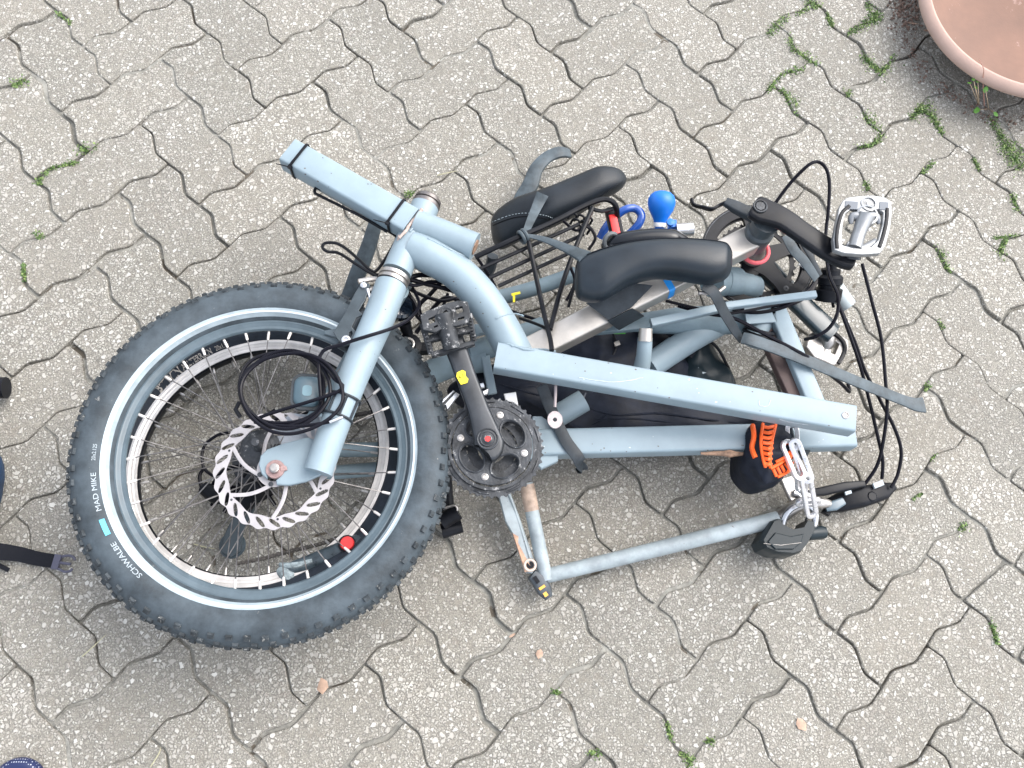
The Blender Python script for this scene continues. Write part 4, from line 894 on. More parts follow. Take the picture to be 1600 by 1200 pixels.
rr = saddle([(768, 358, 770, 372, .06, .003, .01), (770, 338, 785, 385, .065, .020, .03), (800, 316, 815, 372, .08, .030, .03), (850, 300, 862, 352, .095, .034, .03), (895, 281, 905, 332, .105, .030, .028), (930, 266, 938, 312, .112, .026, .024), (953, 265, 963, 299, .112, .020, .02), (968, 268, 975, 290, .11, .012, .012), (977, 275, 979, 281, .108, .003, .004)], (0, .15, 1))
mb = MB(); mb.rings(rr); sd1 = part('saddle', mb, 'leather', sharp=70); sd1['label'] = 'long pointed black saddle with pale stitching behind the luggage rack'
T1 = surface(sd1)
def stitched(name, pts, m, r, dash=None):
    q = MB(); p_, _ = spline([Vector((x, y, 0)) for x, y in pts], [1]*len(pts), 10); L = [on(T1, p.x, p.y) for p in p_]
    if dash:
        for i in range(0, len(L)-1, 2): q.tube([L[i], L[i+1]], r, 5)
    else: q.tube(L, r, 6)
    obj(name, q, M[m], sd1)
stitched('seam', [(770, 352), (795, 342), (820, 338), (850, 341), (866, 345)], 'black', .0008)
stitched('stitching', [(769, 347), (795, 337), (820, 333), (848, 336), (864, 341)], 'stripe', .0006, 1)
stitched('seam', [(880, 338), (915, 322), (945, 302), (974, 283)], 'black', .0007)
# --- luggage rack
rk = MB(); zr = .205
wire(rk, [(742, 402, zr-.01), (800, 375, zr), (860, 349, zr), (915, 321, zr), (940, 312, zr), (955, 314, zr-.002), (963, 324, zr-.01), (964, 342, zr-.03), (962, 360, zr-.05)], 9)
rack = part('luggage_rack', rk, M['blackm'])
for a in ([(748, 421, zr-.012), (905, 350, zr-.012)], [(765, 434, zr-.014), (912, 366, zr-.014)], [(779, 447, zr-.016), (905, 388, zr-.016)], [(920, 325, zr), (940, 330, zr-.01), (958, 326, zr-.012)]):
    q = MB(); wire(q, a, 6.5, 3); obj('rail', q, M['blackm'], rack)
for a in ([(824, 368, zr+.002), (836, 425, zr-.002), (850, 490, zr-.004), (860, 530, zr+.004), (862, 548, zr+.010)], [(926, 324, zr), (900, 385, zr-.002), (880, 440, zr-.006), (866, 490, zr-.006), (860, 515, zr-.002)], [(812, 497, .16), (835, 505, .17), (856, 514, .19)], [(905, 420, .15), (895, 455, .14), (888, 480, .13)]):
    q = MB(); wire(q, a, 7.5 if a[0][0] < 930 and a[0][1] < 400 else 5, 5); obj('strut', q, M['blackm'], rack)
q = MB(); wire(q, [(868, 592, .185), (868, 612, .182), (867, 636, .178)], 5, 3); obj('strut', q, nmat('dull_pink_steel', (.36, .31, .31), .5, metal=.4, var=.2), rack)
q = MB(); c = P(867, 656, .176); ol = [(.0105*math.cos(a)*(1 if abs(math.sin(a)) < .8 else .95), .0125*math.sin(a)) for a in [2*math.pi*i/20 for i in range(20)]]; from_mesh(q, curve_mesh([ol, circ(.0035, 16)], .003, .0004), Matrix.Translation(c)); obj('eye_plate', q, nmat('dull_pink_steel_plate', (.40, .35, .35), .5, metal=.35, var=.2, vscale=90), rack)
for k in range(7):
    q = MB(); x, y = 893+k*4, 333+(k % 3)*8+k; wire(q, [(x-6, y+8, .14), (x, y, .15), (x+8, y+4, .15), (x+4, y+12, .14)], 4, 4); obj('hook', q, M['blackm'], rack)
# red reflector in its black holder
q = MB(); ex = (P(954, 333, .19)-P(966, 370, .19)).normalized(); ey = UP.cross(ex); q.sweep([P(955, 328, .17), P(966, 374, .17)], rrect(W(19, 960, 350, .17), .02, .003), up=UP); rf = part('reflector_holder', q, 'black')
q = MB(); q.sweep([P(957, 336, .181), P(964, 368, .181)], rrect(W(12, 960, 350, .18), .004, .001), up=UP); obj('reflector', q, M['red'], rf)
# black fender-like lamp cover under the broad saddle and silver bar end
q = MB(); q.tube(px([(945, 388, .17), (965, 379, .185), (1010, 373, .19), (1050, 374, .19), (1076, 384, .18)]), [.009, .014, .0155, .0155, .009], 20, smooth=6); bell = part('mudguard', q, nmat('glossy_black', (.008, .010, .014), .15, spec=.4))
q = MB(); q.torus(P(955, 377, .19), Vector((.4, -.6, .7)), .012, .0035, 28, 8); part('clamp_ring', q, nmat('grey_clamp', (.09, .10, .11), .4))
q = MB(); q.tube(px([(1056, 360, .16), (1082, 358, .16)]), .0105, 18); part('handlebar', q, 'bright')
# brake lever blade
q = MB(); q.sweep(spline(px([(1080, 311, .10), (1084, 320, .10), (1098, 324, .10), (1112, 327, .11), (1124, 321, .11), (1140, 314, .12)]), [1]*6, 5)[0], rrect(.0045, .009, .002), up=UP); part('brake_lever', q, M['blackm'])
q = MB(); q.sweep(px([(1133, 315, .252), (1150, 324, .252), (1186, 342, .25)]), rrect(.018, .012, .003), up=UP, scale=[.7, 1, 1.1]); part('chain_guard_tip', q, 'rubberd')
# yellow and green tape marks low in the frame
q = MB(); q.box(P(806, 459, .10), (.014, .004, 0), (-.001, .004, 0), (0, 0, .002)); q.box(P(803, 467, .10), (.0035, 0, 0), (0, .012, 0), (0, 0, .002)); part('yellow_tag', q, 'yellow')
# --- position sensor with rubber mount, strapped to the fork
q = MB(); c = P(480, 611, .244); zz = Vector((.12, 0, 1)).normalized()
q.sweep([c-zz*.010, c-zz*.002, c, c+zz*.0015], rrect(1, 1.18, .32, k=6), up=Vector((0, 1, 0)), scale=[.033, .036, .034, .029]); sn = part('speed_sensor', q, nmat('grey_blue_sensor', (.055, .095, .12), .35, bump=.03))
q = MB(); q.sweep([c-zz*.013, c-zz*.003], rrect(1, 1.18, .32, k=6), up=Vector((0, 1, 0)), scale=[.041, .0430]); obj('mount', q, M['rubberd'], sn)
q = MB(); q.sweep([c+zz*.001, c+zz*.0022], rrect(.0125, .0150, .0045, k=5), up=Vector((0, 1, 0))); obj('badge', q, nmat('pale_badge', (.12, .21, .25), .5), sn)
q = MB(); dfo = (P(566, 556, .24)-P(531, 642, .24)).normalized()
for (x, y) in ((540, 622), (527, 652)):
    c = P(x, y, .243); pts = []
    s_ = dfo.cross(UP).normalized(); u_ = s_.cross(dfo)
    pts = [c+(s_*math.cos(a)+u_*math.sin(a))*.0205 for a in [2*math.pi*i/28 for i in range(28)]]; q.tube(pts, .0021, 6, closed=True)
for a in (25, 75, 120, 165):
    a = math.radians(a); c1, c2 = P(540, 622, .243), P(527, 652, .243); v = (s_*math.cos(a)+u_*math.sin(a))*.0207; q.tube([c1+v, c2+v], .0020, 6)
q.tube(px([(515, 640, .24), (500, 628, .238), (492, 620, .236)]), [.006, .005, .005], 8, smooth=3); obj('strap', q, M['rubberd'], sn)
q = MB()
c = P(510, 690, .235)
q.plate(px([(425, 668, .205), (455, 645, .205), (500, 650, .205), (505, 690, .205), (470, 690, .205), (440, 700, .205)]), .012); part('brake_caliper', q, nmat('grey_caliper', (.33, .36, .40), .4, metal=.4, var=.2, vscale=60))
q = MB(); q.tube(px([(420, 690, .2185), (432, 678, .2185), (445, 695, .2185)]), .0012, 6); 
q = MB(); from_mesh(q, text_mesh('160', .010, .0001, .0002), frame(P(421, 703, .2232), (1, .15, 0), UP)); obj('disc_size_mark', q, M['black'], wf, 180)

# ------------------------------------------------------------------ cables of the bicycle
def cable(pts, wpx=6, name='cable', m='cable', smooth=8, parent=None):
    q = MB(); wire(q, pts, wpx, smooth); return part(name, q, m)
cable([(1208, 322, .13), (1235, 286, .15), (1262, 259, .17), (1278, 253, .17), (1291, 264, .17), (1296, 290, .16), (1294, 330, .15), (1291, 356, .14), (1290, 385, .14), (1296, 430, .16), (1309, 462, .18), (1308, 490, .18), (1296, 512, .17), (1275, 526, .16), (1258, 530, .14)], 5.5)
cable([(1347, 412, .12), (1362, 470, .11), (1377, 530, .10), (1384, 600, .10), (1386, 640, .10), (1380, 690, .08), (1370, 728, .06), (1350, 758, .045)], 5.5)
cable([(1308, 470, .12), (1330, 530, .10), (1345, 575, .09), (1358, 625, .08), (1371, 680, .07), (1379, 718, .06), (1378, 748, .045)], 5.5)
cable([(1310, 474, .11), (1336, 535, .09), (1352, 580, .08), (1375, 625, .07), (1398, 670, .06), (1408, 705, .055), (1403, 740, .045), (1392, 762, .04)], 5.5)
cable([(1294, 405, .13), (1298, 450, .10), (1302, 480, .08)], 5)
cable([(1060, 478, .15), (1105, 490, .17), (1148, 498, .178), (1200, 525, .172), (1262, 558, .16), (1290, 580, .12), (1315, 600, .08), (1327, 612, .06), (1325, 600, .05)], 6)
for k in range(3):
    cable([(1118, 452, .14), (1122, 470-k, .14), (1150, 485-k*5, .15-k*.004), (1190, 488-k*5, .15-k*.004), (1230, 478-k*5, .15), (1262, 462-k*4, .15), (1276, 440-k*4, .15)], 6, smooth=6)
# cable loop hung on the fork (own thing, see below)
cable([(630, 433, .20), (660, 442, .19), (700, 452, .18), (730, 464, .17), (750, 476, .15)], 8)
cable([(628, 438, .20), (655, 430, .195), (690, 432, .18), (720, 440, .17)], 8)
cable([(690, 440, .16), (672, 460, .15), (655, 478, .14), (660, 500, .13)], 7)
cable([(740, 478, .14), (700, 465, .14), (680, 478, .13), (665, 500, .12), (650, 520, .12)], 7)
cable([(600, 452, .2), (620, 448, .19), (645, 468, .18), (654, 492, .17)], 6)
cable([(335, 745, .03), (318, 730, .03), (318, 700, .03), (340, 680, .035), (380, 670, .04), (430, 640, .05)], 5)
cable([(320, 730, .02), (312, 745, .02), (320, 770, .02), (345, 775, .03), (380, 760, .04)], 6)
cable([(380, 745, .05), (400, 725, .06), (420, 745, .06), (395, 770, .06), (370, 755, .05)], 5)
cable([(400, 665, .05), (450, 650, .05), (500, 640, .06), (545, 620, .07)], 5)
cable([(330, 790, .02), (345, 765, .03), (375, 762, .04), (410, 780, .04)], 5)
cable([(770, 400, .12), (765, 420, .1), (750, 440, .09), (745, 460, .08)], 18, m='rubberd')

# --- weld beads, chips and grime on the painted tubes
def bead(o, pts, r=.0016, m='paint', name='weld_bead', wob=.5, n=6):
    T = surface(o); q = MB(); p_, _ = spline([Vector((x, y, 0)) for x, y in pts], [1]*len(pts), n)
    q.tube([on(T, p.x+random.uniform(-wob, wob), p.y+random.uniform(-wob, wob), .0002, .2) for p in p_], [r*random.uniform(.7, 1.25) for _ in p_], 7); return obj(name, q, M[m], o)
bead(cto, [(668, 372), (690, 383), (712, 394), (734, 404)], .0014)
bead(cto, [(775, 498), (790, 492), (806, 490), (818, 494)], .0012)
bead(ht_o, [(640, 362), (652, 350), (662, 343)], .0018)
bead(ubo, [(783, 533), (800, 540), (822, 546), (848, 546), (868, 549)], .0016)
M['chip'] = nmat('paint_chip', (.10, .085, .075), .7, var=.4, vscale=200)
M['scuff'] = nmat('pale_scuff', (.50, .55, .57), .5, var=.2, vscale=200)
rndc = random.Random(21)
def chips(o, area, n, m='chip', smax=1.6):
    """small bare spots in the paint, thin flakes lying on the surface"""
    T = surface(o); q = MB(); (x0, y0), (x1, y1), hw = area; dx_, dy_ = x1-x0, y1-y0; L = math.hypot(dx_, dy_)
    for k in range(n):
        t_ = rndc.random(); u = (1 if rndc.random() < .5 else -1)*hw*(1-rndc.random()**3*.9) if m == 'chip' else rndc.uniform(-hw, hw)
        x, y = x0+dx_*t_-dy_/L*u, y0+dy_*t_+dx_/L*u; c = on(T, x, y, .00025, -1)
        if c.z < .03: continue
        s_ = W(rndc.uniform(.4, smax), x, y, .2)
        ring = [on(T, x+(s_/W(1, x, y, .2))*math.cos(a)*rndc.uniform(.5, 1.5), y+(s_/W(1, x, y, .2))*math.sin(a)*rndc.uniform(.4, 1), .0002) for a in [i*math.pi/3 for i in range(6)]]
        if max(abs(r_.z-c.z) for r_ in ring) > .004: continue
        q.add([c]+ring, [(0, i+1, (i+1) % 6+1) for i in range(6)])
    if q.f: obj('paint_chips' if m == 'chip' else 'scuffs', q, M[m], o, 180).__setitem__('kind', 'stuff')
chips(ubo, ((790, 556), (1325, 650), 20), 20)
chips(lbo, ((850, 690), (1325, 680), 19), 24); chips(post, ((440, 232), (630, 335), 18), 14); chips(cto, ((700, 410), (800, 520), 24), 8); chips(fork, ((600, 460), (505, 720), 19), 8)
chips(ubo, ((790, 556), (1325, 650), 16), 9, 'scuff', 2.0); chips(lbo, ((850, 690), (1325, 680), 15), 10, 'scuff', 2.0)
for pts in ([(1186, 626), (1188, 634), (1200, 634), (1204, 625)], [(1218, 655), (1236, 660), (1262, 664)], [(905, 590), (960, 597), (1005, 590)]):
    bead(ubo, pts, .00045, 'scuff', 'scratch', .3)
# more hoses and wires crossing between fork and frame
for pts, w_ in (([(625, 440, .21), (648, 446, .20), (676, 440, .19), (705, 446, .18), (735, 462, .165), (760, 470, .15)], 6), ([(640, 452, .17), (662, 462, .16), (690, 470, .15), (715, 466, .14), (740, 470, .13)], 6),
   ([(632, 446, .19), (645, 470, .17), (650, 492, .15), (668, 510, .13)], 5), ([(700, 458, .13), (690, 480, .12), (668, 492, .11), (655, 512, .10)], 5), ([(745, 402, .13), (770, 440, .10), (790, 480, .09), (840, 500, .10)], 5),
   ([(905, 395, .14), (890, 410, .13), (898, 440, .12), (885, 470, .11)], 5), ([(880, 345, .13), (900, 360, .12), (915, 350, .12), (930, 370, .12), (920, 390, .12)], 5), ([(930, 500, .12), (990, 512, .12), (1060, 508, .125), (1110, 500, .13)], 4),
   ([(1040, 470, .17), (1090, 482, .17), (1130, 490, .165), (1175, 484, .16), (1240, 470, .15)], 5), ([(330, 760, .03), (350, 735, .045), (385, 730, .05), (410, 760, .05), (430, 790, .045)], 6), ([(350, 800, .04), (372, 770, .05), (400, 755, .055), (425, 775, .05)], 7)):
    cable(pts, w_)
# shifter pods at the lower right
q = MB(); q.sweep(px([(1288, 792, .022), (1310, 786, .028), (1345, 777, .03), (1378, 768, .028), (1396, 760, .022)]), rrect(1, .85, .25, k=4), up=UP, scale=[.018, .030, .033, .028, .012]); sh = part('brake_shifter', q, 'black')
q = MB(); q.sweep(px([(1250, 772, .05), (1285, 768, .05), (1320, 760, .052), (1350, 756, .048)]), rrect(1, .7, .2), up=UP, scale=[.008, .014, .014, .010]); obj('lever', q, M['blackm'], sh)
q = MB(); q.sweep(px([(1290, 793, .046), (1304, 790, .048), (1318, 783, .046)]), rrect(1, .5, .2, k=5), up=UP, scale=[.013, .016, .012]); obj('thumb_lever', q, nmat('grey_blue_lever', (.09, .13, .16), .3), sh)
q = MB(); q.lathe(P(1362, 776, .042), UP, [(0, -.01), (.009, -.01), (.009, 0), (.006, .003), (0, .003)], 20); obj('shifter_cap', q, M['blackm'], sh)
for c_, a_, b_, h_ in ((P(1372, 757, .045), (.016, .006, 0), (-.002, .008, 0), .005), (P(1325, 770, .052), (.010, .003, 0), (-.001, .005, 0), .004)):
    q = MB(); q.box(c_, a_, b_, (0, 0, h_)); obj('shifter_window', q, M['print'], sh)
q = MB(); q.plate(px([(1285, 800, .04), (1292, 788, .04), (1300, 800, .04), (1296, 806, .04)]), .008); obj('clamp', q, M['black'], sh)
# hinge between side tube and beams
q = MB(); q.plate(px([(1220, 748, .045), (1238, 742, .045), (1262, 762, .045), (1285, 772, .045), (1280, 788, .045), (1250, 790, .045), (1236, 782, .045)]), .010); q.tube(px([(1240, 770, .05), (1272, 776, .05)]), .0055, 10, mi=1); q.lathe(P(1252, 772, .05), UP, [(0, 0), (.006, 0), (.006, .004), (0, .005)], 14, 1); obj('folding_hinge', q, [M['steel'], M['bright']], bike)
q = MB(); q.tube(px([(1218, 810, .045), (1250, 788, .05), (1285, 786, .05), (1300, 790, .04)]), [.010, .011, .008, .006], 12, smooth=4); part('handlebar', q, 'steel')

# ------------------------------------------------------------------ things tied to, hung on or tucked into the bicycle
q = MB(); loops = [(452, 612, 76, 62, 0, .268), (446, 608, 70, 57, .3, .262), (456, 616, 80, 64, -.2, .272), (440, 606, 66, 58, .15, .256)]; pts = []
for k, (cx, cy, rx, ry, ph, z) in enumerate(loops):
    for i in range(16):
        a = 2*math.pi*i/16+ph*0; t_ = (i/16); nx_ = loops[min(k+1, 3)]
        cx2, cy2, rx2, ry2, _, z2_ = [u+(v-u)*t_ for u, v in zip(loops[k], nx_)]
        pts.append((cx2+rx2*math.cos(a), cy2-ry2*math.sin(a)+3*math.sin(3*a+k), z2_))
pts = [(533, 653, .268), (500, 662, .268), (450, 666, .262), (400, 655, .258)]+[(x, y, z) for x, y, z in pts]+[(500, 556, .268), (535, 538, .272), (575, 525, .275), (612, 513, .262), (640, 498, .24), (655, 476, .21), (645, 450, .19)]
wire(q, pts, 6, 5); cc = obj('cable_coil', q, M['cable'], base=P(450, 610, .2)); tag(cc, 'coiled black brake cable hanging on the fork over the front wheel', 'cable')
q = MB(); q.tube(px([(515, 660, .272), (532, 653, .272), (536, 652, .272)]), [.0022, .0022, .0015], 8); obj('cable_end', q, M['bright'], cc)
q = MB(); q.tube(px([(374, 628, .27), (368, 640, .266), (376, 652, .262)]), .003, 8); obj('tie', q, M['black'], cc)
# horn
hn = thing('squeeze_horn', P(1036, 345, .1), 'bright blue squeeze horn bulb on the bar behind the broad saddle', 'horn')
q = MB(); c = P(1033, 325, .155); d = (P(1034, 318, .165)-P(1031, 352, .15)).normalized()
q.lathe(c, d, [(0, -.026), (.009, -.026), (.0105, -.020), (.0145, -.012), (.0195, -.003), (.0218, .006), (.0216, .013), (.0185, .020), (.0125, .025), (.006, .0268), (0, .0272)], 36); obj('bulb', q, M['blue'], hn, 60)
q = MB(); q.lathe(c-d*.026, d, [(0, -.004), (.0095, -.004), (.0102, 0), (.0095, .004), (0, .004)], 24); obj('collar', q, M['white'], hn)
q = MB(); q.lathe(c-d*.034, d, [(0, -.006), (.008, -.006), (.0085, 0), (.007, .005), (0, .005)], 20); q.box(P(1050, 352, .16), (.012, .002, 0), (0, .012, 0), (0, 0, .012)); q.lathe(P(1047, 349, .168), UP, [(0, 0), (.006, 0), (.006, .005), (0, .006)], 12); obj('clamp', q, M['blue'], hn)
# blue cable lock
q = MB(); q.tube(px([(938, 372, .12), (945, 358, .13), (958, 342, .14), (976, 328, .15), (992, 326, .15), (1002, 336, .15), (998, 350, .145), (985, 364, .135), (970, 376, .12)]), W(13, 980, 340, .14)/2, 16, smooth=8)
tag(obj('cable_lock', q, M['bluelock']), 'glossy dark blue cable lock looped behind the red reflector', 'cable lock')
# rubber straps
SG = 'rubber straps cut from inner tube and tied round the bicycle'
def strap(pts, label, w=None, widths=None, m='rubber', th=.002, up=UP, smooth=6):
    q = MB(); ribbon(q, pts, w or widths[0], th, up, smooth, widths); return tag(obj('rubber_strap', q, M[m]), label, 'strap', SG)
strap([(1160, 528, .175), (1180, 533, .178), (1240, 555, .165), (1300, 580, .15), (1360, 605, .125), (1410, 625, .10), (1430, 632, .095), (1443, 633, .09)], 'long flat grey rubber strip sticking out to the right under the cables', widths=[20, 20, 20, 19, 19, 18, 22, 26], th=.004)
strap([(1100, 445, .245), (1116, 458, .24), (1130, 485, .215), (1146, 512, .185), (1158, 530, .16)], 'flat dark strap running down from the broad saddle over the cables', widths=[20, 20, 20, 19, 15], m='rubberd')
strap([(1228, 368, .20), (1240, 390, .195), (1258, 410, .185), (1276, 436, .17)], 'grey rubber strap below the black crank arm at the upper right', widths=[16, 18, 18, 14])
strap([(1246, 368, .19), (1266, 400, .18), (1282, 430, .165)], 'thin dark rubber strap beside the grey one below the crank arm', widths=[8, 9, 8], m='rubberd')
strap([(586, 350, .12), (576, 385, .10), (562, 420, .08), (550, 452, .06), (543, 476, .04)], 'grey tube of rubber hanging down left of the head tube', widths=[22, 25, 27, 26, 30], th=.010)
strap([(890, 240, .04), (875, 238, .05), (855, 246, .05), (838, 264, .05), (828, 290, .045), (815, 308, .04), (803, 335, .03)], 'grey rubber strip curling up past the pointed saddle at the top', widths=[16, 20, 20, 22, 26, 22, 18], th=.007)
strap([(848, 303, .137), (838, 325, .135), (826, 352, .17), (820, 370, .21)], 'rubber strap over the back of the pointed saddle', widths=[20, 16, 12, 10])
strap([(824, 368, .212), (850, 374, .215), (885, 388, .235), (915, 402, .262)], 'twisted rubber strap stretched from rack to broad saddle', widths=[6, 10, 16, 26])
q = MB(); q.torus(P(820, 368, .206), (P(830, 362, .2)-P(810, 373, .2)), .009, .0030, 24, 8); q.torus(P(815, 371, .206), (P(830, 362, .2)-P(810, 373, .2)), .009, .0028, 24, 8); tag(obj('strap_knot', q, M['rubber']), 'rubber knot tied round the top rail of the luggage rack', 'knot')
strap([(846, 602, .16), (857, 630, .145), (868, 655, .142), (884, 688, .139), (901, 712, .137), (907, 724, .128), (909, 731, .105), (909, 733, .10)], 'dark rubber strap crossing the lower square beam at a slant', widths=[18, 19, 18, 19, 20, 20, 20, 20], m='rubberd')
strap([(955, 478, .258), (975, 470, .256), (1005, 465, .252), (1010, 480, .24), (1012, 500, .20)], 'x', w=30) if False else None
q = MB(); q.rings([[P(x, y, z) for x, y, z in r_] for r_ in (
   [(916, 474, .199), (975, 440, .228), (1020, 446, .226), (986, 481, .2085), (951, 500, .2030)],
   [(916, 474, .1975), (975, 440, .226), (1020, 446, .224), (986, 481, .207), (951, 500, .2015)])]); 
q.rings([[P(x, y, z) for x, y, z in r_] for r_ in ([(949, 501, .201), (988, 481, .207), (1005, 492, .168), (966, 514, .163)], [(949, 502, .2035), (988, 482, .2095), (1007, 494, .168), (967, 516, .163)])])
tag(obj('rubber_wrap', q, M['rubberd']), 'dark rubber wrapped round the aluminium bar under the broad saddle', 'rubber wrap')
# bags
def bag(name, outline, z0, z1, label, m='bag', seed=1, cat='bag', amp=1.0):
    top = [P(x, y, z1) for x, y in outline]; c = sum(top, Vector())/len(top); n = len(top)
    pts, _ = spline(top, [1]*n, 6, True); rr = []
    for sc, z in ((.93, z0), (1.0, z0+(z1-z0)*.25), (1.0, z0+(z1-z0)*.5), (1.0, z0+(z1-z0)*.75), (.95, z1-.004), (.88, z1), (.78, z1+.003), (.66, z1+.005), (.54, z1+.007), (.42, z1+.008), (.3, z1+.009), (.18, z1+.010), (.05, z1+.010)):
        ring = []
        for p in pts:
            v = Vector((c.x+(p.x-c.x)*sc, c.y+(p.y-c.y)*sc, z)); sd_ = Vector((seed, 0, 0))
            if z > z0:
                rg = 1-abs(noise.noise(v*14+sd_))*2.2; v.z += (.012*noise.noise(v*18+sd_)+.006*rg+.003*noise.noise(v*60+sd_))*(1 if amp == 1 else .7)+(amp-1)*.006*noise.noise(v*75+sd_)
                v.x += .005*amp*noise.noise(v*30+sd_*2); v.y += .005*amp*noise.noise(v*30+sd_*3)
            v.z = max(v.z, .001); ring.append(v)
        rr.append(ring)
    q = MB(); q.rings(rr); t = obj(name, q, M[m], None, 50); tag(t, label, cat); return t
b1 = bag('frame_bag', [(700, 602), (745, 575), (800, 565), (860, 545), (895, 520), (950, 500), (1010, 500), (1062, 512), (1075, 560), (1130, 600), (1195, 660), (1040, 682), (900, 676), (850, 640), (790, 628), (740, 622)], .004, .085, 'large black nylon bag squeezed between the two square beams')
q = MB(); wire(q, [(958, 520, .10), (962, 545, .102), (950, 565, .10)], 4, 6); obj('piping', q, M['black'], b1)
q = MB(); wire(q, [(880, 640, .1), (905, 632, .102), (915, 614, .1)], 3, 5); obj('piping', q, nmat('bag_piping', (.05, .06, .08), .4), b1)
TB = surface(b1)
for pts, w_ in (([(905, 632), (960, 648), (1030, 646), (1100, 655), (1150, 660)], 4), ([(925, 655), (1000, 655), (1080, 664)], 3), ([(780, 600), (820, 612), (868, 622)], 4), ([(955, 640), (940, 655), (925, 664)], 3)):
    q = MB(); p_, _ = spline([Vector((x, y, 0)) for x, y in pts], [1]*len(pts), 8); q.tube([on(TB, p.x, p.y, 0, .09) for p in p_], [W(w_, 900, 650, .09)/2*(.4+.6*math.sin(math.pi*(i+.5)/len(p_))) for i in range(len(p_))], 8); obj('fold', q, M['bag'], b1)
q = MB(); q.box(P(968, 519, .118), Vector((.018, .001, 0)), Vector((0, .005, 0)), UP*.002); obj('green_tab', q, M['green'], b1)
q = MB(); q.box(P(964, 537, .108), Vector((.008, .003, 0)), Vector((-.002, .007, 0)), UP*.004); obj('zip_pull', q, M['steel'], b1)
b2 = bag('saddle_bag', [(1040, 598), (1062, 560), (1082, 538), (1102, 528), (1120, 540), (1138, 572), (1152, 610), (1150, 640), (1095, 650), (1050, 635)], .004, .080, 'glossy black wedge shaped bag to the right of the pale seat tube', m='lock', seed=5)
q = MB(); wire(q, [(1045, 592, .088), (1068, 560, .09), (1088, 540, .09), (1104, 532, .086), (1122, 545, .083), (1140, 580, .08), (1152, 612, .07)], 5, 6); obj('piping', q, M['black'], b2)
q = MB(); from_mesh(q, curve_mesh([[(-.010, 0), (-.002, .002), (.000, .010), (.002, .003), (.012, .001), (.004, -.002), (.006, -.007), (-.001, -.002)]], .0006), Matrix.Translation(P(1092, 583, .0925))); obj('pale_mark', q, M['print'], b2)
q = MB(); ribbon(q, [(1050, 508, .1), (1068, 522, .115), (1090, 545, .10)], 40, .003, UP, 5); obj('strap', q, M['webbing'], b2)
# glove with orange ribs
gl = bag('work_glove', [(1172, 662), (1205, 655), (1238, 662), (1246, 695), (1236, 728), (1220, 750), (1198, 755), (1180, 742), (1168, 722), (1168, 690)], .05, .146, 'crumpled black glove with bright orange ribs under the square beam', m='bag', seed=9, cat='glove', amp=1.8)
TG = surface(gl)
for path, w_ in (([(1192, 662, .152), (1189, 690, .153), (1192, 715, .150), (1196, 730, .146)], 4), ([(1212, 664, .152), (1206, 690, .153), (1203, 715, .15), (1204, 732, .146)], 4), ([(1176, 665, .146), (1178, 682, .147), (1175, 700, .144), (1180, 715, .14)], 7), ([(1204, 732, .148), (1222, 722, .146), (1234, 712, .142)], 4), ([(1215, 745, .142), (1232, 736, .139), (1238, 722, .137)], 4)):
    q = MB(); p_, _ = spline([Vector(v) for v in path], [1]*len(path), 6); q.tube([on(TG, v.x, v.y, .0012, v.z) for v in p_], W(w_, 1200, 700, .15)/2+.0006, 8); obj('orange_band', q, M['orange'], gl)
for path, w_ in (([(1222, 700, .14), (1230, 690, .14), (1238, 702, .14), (1234, 716, .14)], 6), ([(1212, 722, .14), (1226, 714, .14), (1240, 700, .14)], 5)):
    q = MB(); p_, _ = spline([Vector(v) for v in path], [1]*len(path), 6); q.tube([on(TG, v.x, v.y, .0008, v.z) for v in p_], W(w_, 1200, 700, .15)/2, 8); obj('orange_band', q, M['orange'], gl)
for k in range(8):
    y = 667+k*8.2; q = MB(); q.sweep([on(TG, 1191+.3*k, y, .001, .15), on(TG, 1200, y+1.5, .003, .15), on(TG, 1209-.6*k, y-.5, .001, .15)], rrect(.0056, .004, .0015), up=UP); obj('orange_rib', q, M['orange'], gl)
for k in range(5):
    q = MB(); x = 1208+k*6; q.sweep([on(TG, x, 733-k*3, .001, .147), on(TG, x+5, 744-k*4, .001, .141)], rrect(.0048, .004, .0015), up=UP); obj('orange_rib', q, M['orange'], gl)
q = MB(); q.tube(px([(1262, 660, .12), (1256, 690, .115), (1250, 715, .10)]), [.013, .015, .008], 12, smooth=4); obj('glove_finger', q, M['rubberd'], gl)
# chain and padlock
ch = thing('lock_chain', P(1250, 720, 0), 'pale steel chain of thick square links holding the beams together', 'chain')
def link(a, b_, roll, w_=.0135, r_=.0032):
    a, b_ = P(*a), P(*b_); d = (b_-a).normalized(); L = (b_-a).length; s_ = (d.cross(UP)).normalized(); s_ = Matrix.Rotation(math.radians(roll), 3, d) @ s_; c = (a+b_)/2; h = L/2; pts = []
    for i in range(8): t_ = math.pi*i/7; pts.append(c+d*(h-w_/2)+d*(w_/2*math.sin(t_))+s_*(w_/2*math.cos(t_)))
    for i in range(8): t_ = math.pi*i/7; pts.append(c-d*(h-w_/2)-d*(w_/2*math.sin(t_))-s_*(w_/2*math.cos(t_)))
    q = MB(); u = d.cross(s_); q.sweep(pts, rrect(r_*2, r_*2, .0012), up=u, closed=True); obj('link', q, nmat('chain_steel', (.72, .72, .74), .28, metal=.6, var=.15, vscale=90) if 'chain_steel' not in bpy.data.materials else bpy.data.materials['chain_steel'], ch)
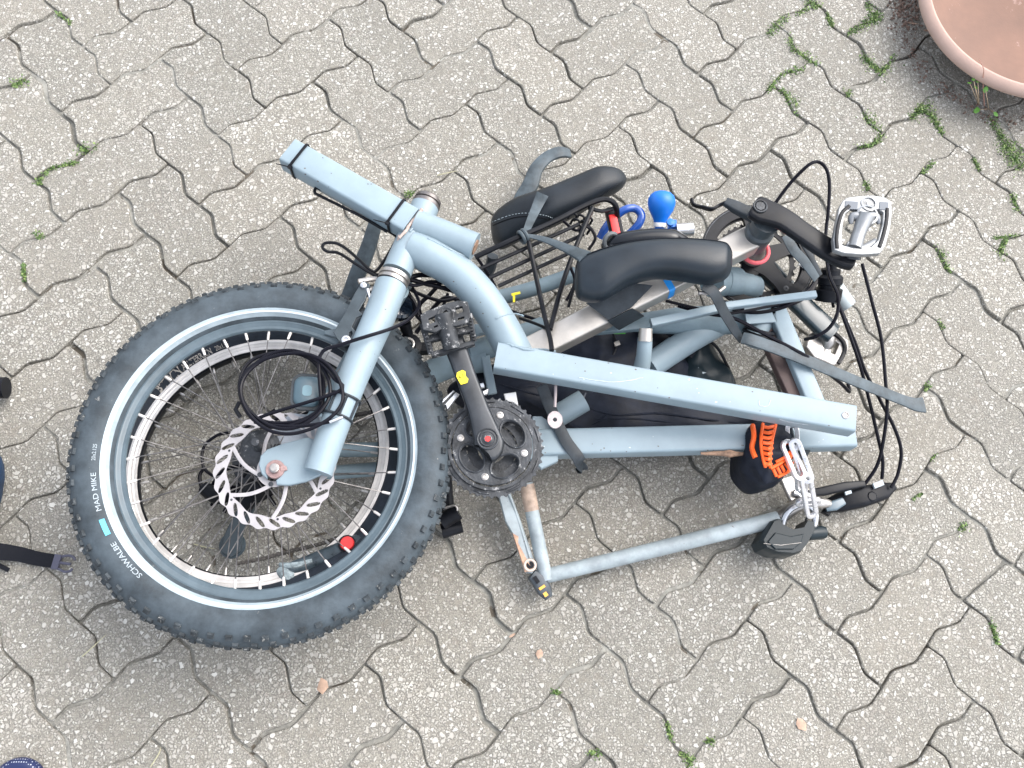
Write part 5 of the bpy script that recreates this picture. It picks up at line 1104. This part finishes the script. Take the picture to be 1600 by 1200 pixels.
link((1237, 664, .150), (1240, 702, .155), 20); link((1227, 690, .160), (1252, 748, .150), -15, .017); link((1240, 688, .166), (1264, 752, .140), 25, .012); link((1252, 735, .14), (1252, 768, .10), 70); link((1258, 742, .15), (1269, 806, .085), 10, .014); link((1246, 786, .09), (1280, 784, .09), 60, .010)
pk = thing('padlock', P(1240, 840, 0), 'chunky black padlock hanging at the end of the steel chain', 'padlock')
q = MB(); zb = .062; ol = [(1186, 846), (1204, 814), (1214, 810), (1218, 818), (1236, 828), (1256, 824), (1262, 812), (1272, 815), (1274, 828), (1262, 850), (1250, 864), (1238, 868), (1210, 866), (1192, 858)]
pts = [P(x, y, zb) for x, y in ol]; c = sum(pts, Vector())/len(pts); rr = []
for sc, z in ((.95, .018), (1.0, .022), (1.0, .058), (.93, .068), (.90, .070)):
    rr.append([Vector((c.x+(p.x-c.x)*sc, c.y+(p.y-c.y)*sc, z)) for p in pts])
q.rings(rr); bdy = obj('body', q, M['lock'], pk, 22)
q = MB(); q.tube(px([(1222, 824, .05), (1226, 808, .055), (1236, 795, .06), (1252, 788, .062), (1266, 792, .06), (1274, 804, .055), (1272, 822, .05)]), .0052, 14, smooth=6); obj('shackle', q, M['bright'], pk)
q = MB(); q.tube(px([(1262, 834, .055), (1284, 832, .052), (1290, 832, .052)]), [.0105, .0105, .0085], 18); obj('key_cover', q, M['lock'], pk)
q = MB(); q.plate(px([(1200, 846, .0735), (1212, 832, .0735), (1236, 838, .0735), (1256, 834, .0735), (1252, 848, .0735), (1240, 858, .0735), (1212, 858, .0735)]), .006, inset=.001); obj('face_plate', q, M['lock'], pk, 20)
q = MB(); q.tube([P(1193, 849, .0712), P(1220, 852, .0745), P(1252, 848, .0742)], .0005, 5); obj('scratch', q, M['steel'], pk)
for x, y in ((1218, 815), (1266, 815)):
    q = MB(); q.torus(P(x, y, .053), UP, .0070, .0018, 24, 8); obj('shackle_seal', q, M['black'], pk)
for o in bpy.data.objects:
    if o.type == 'MESH' and not o.data.polygons: print('EMPTY MESH', o.name)
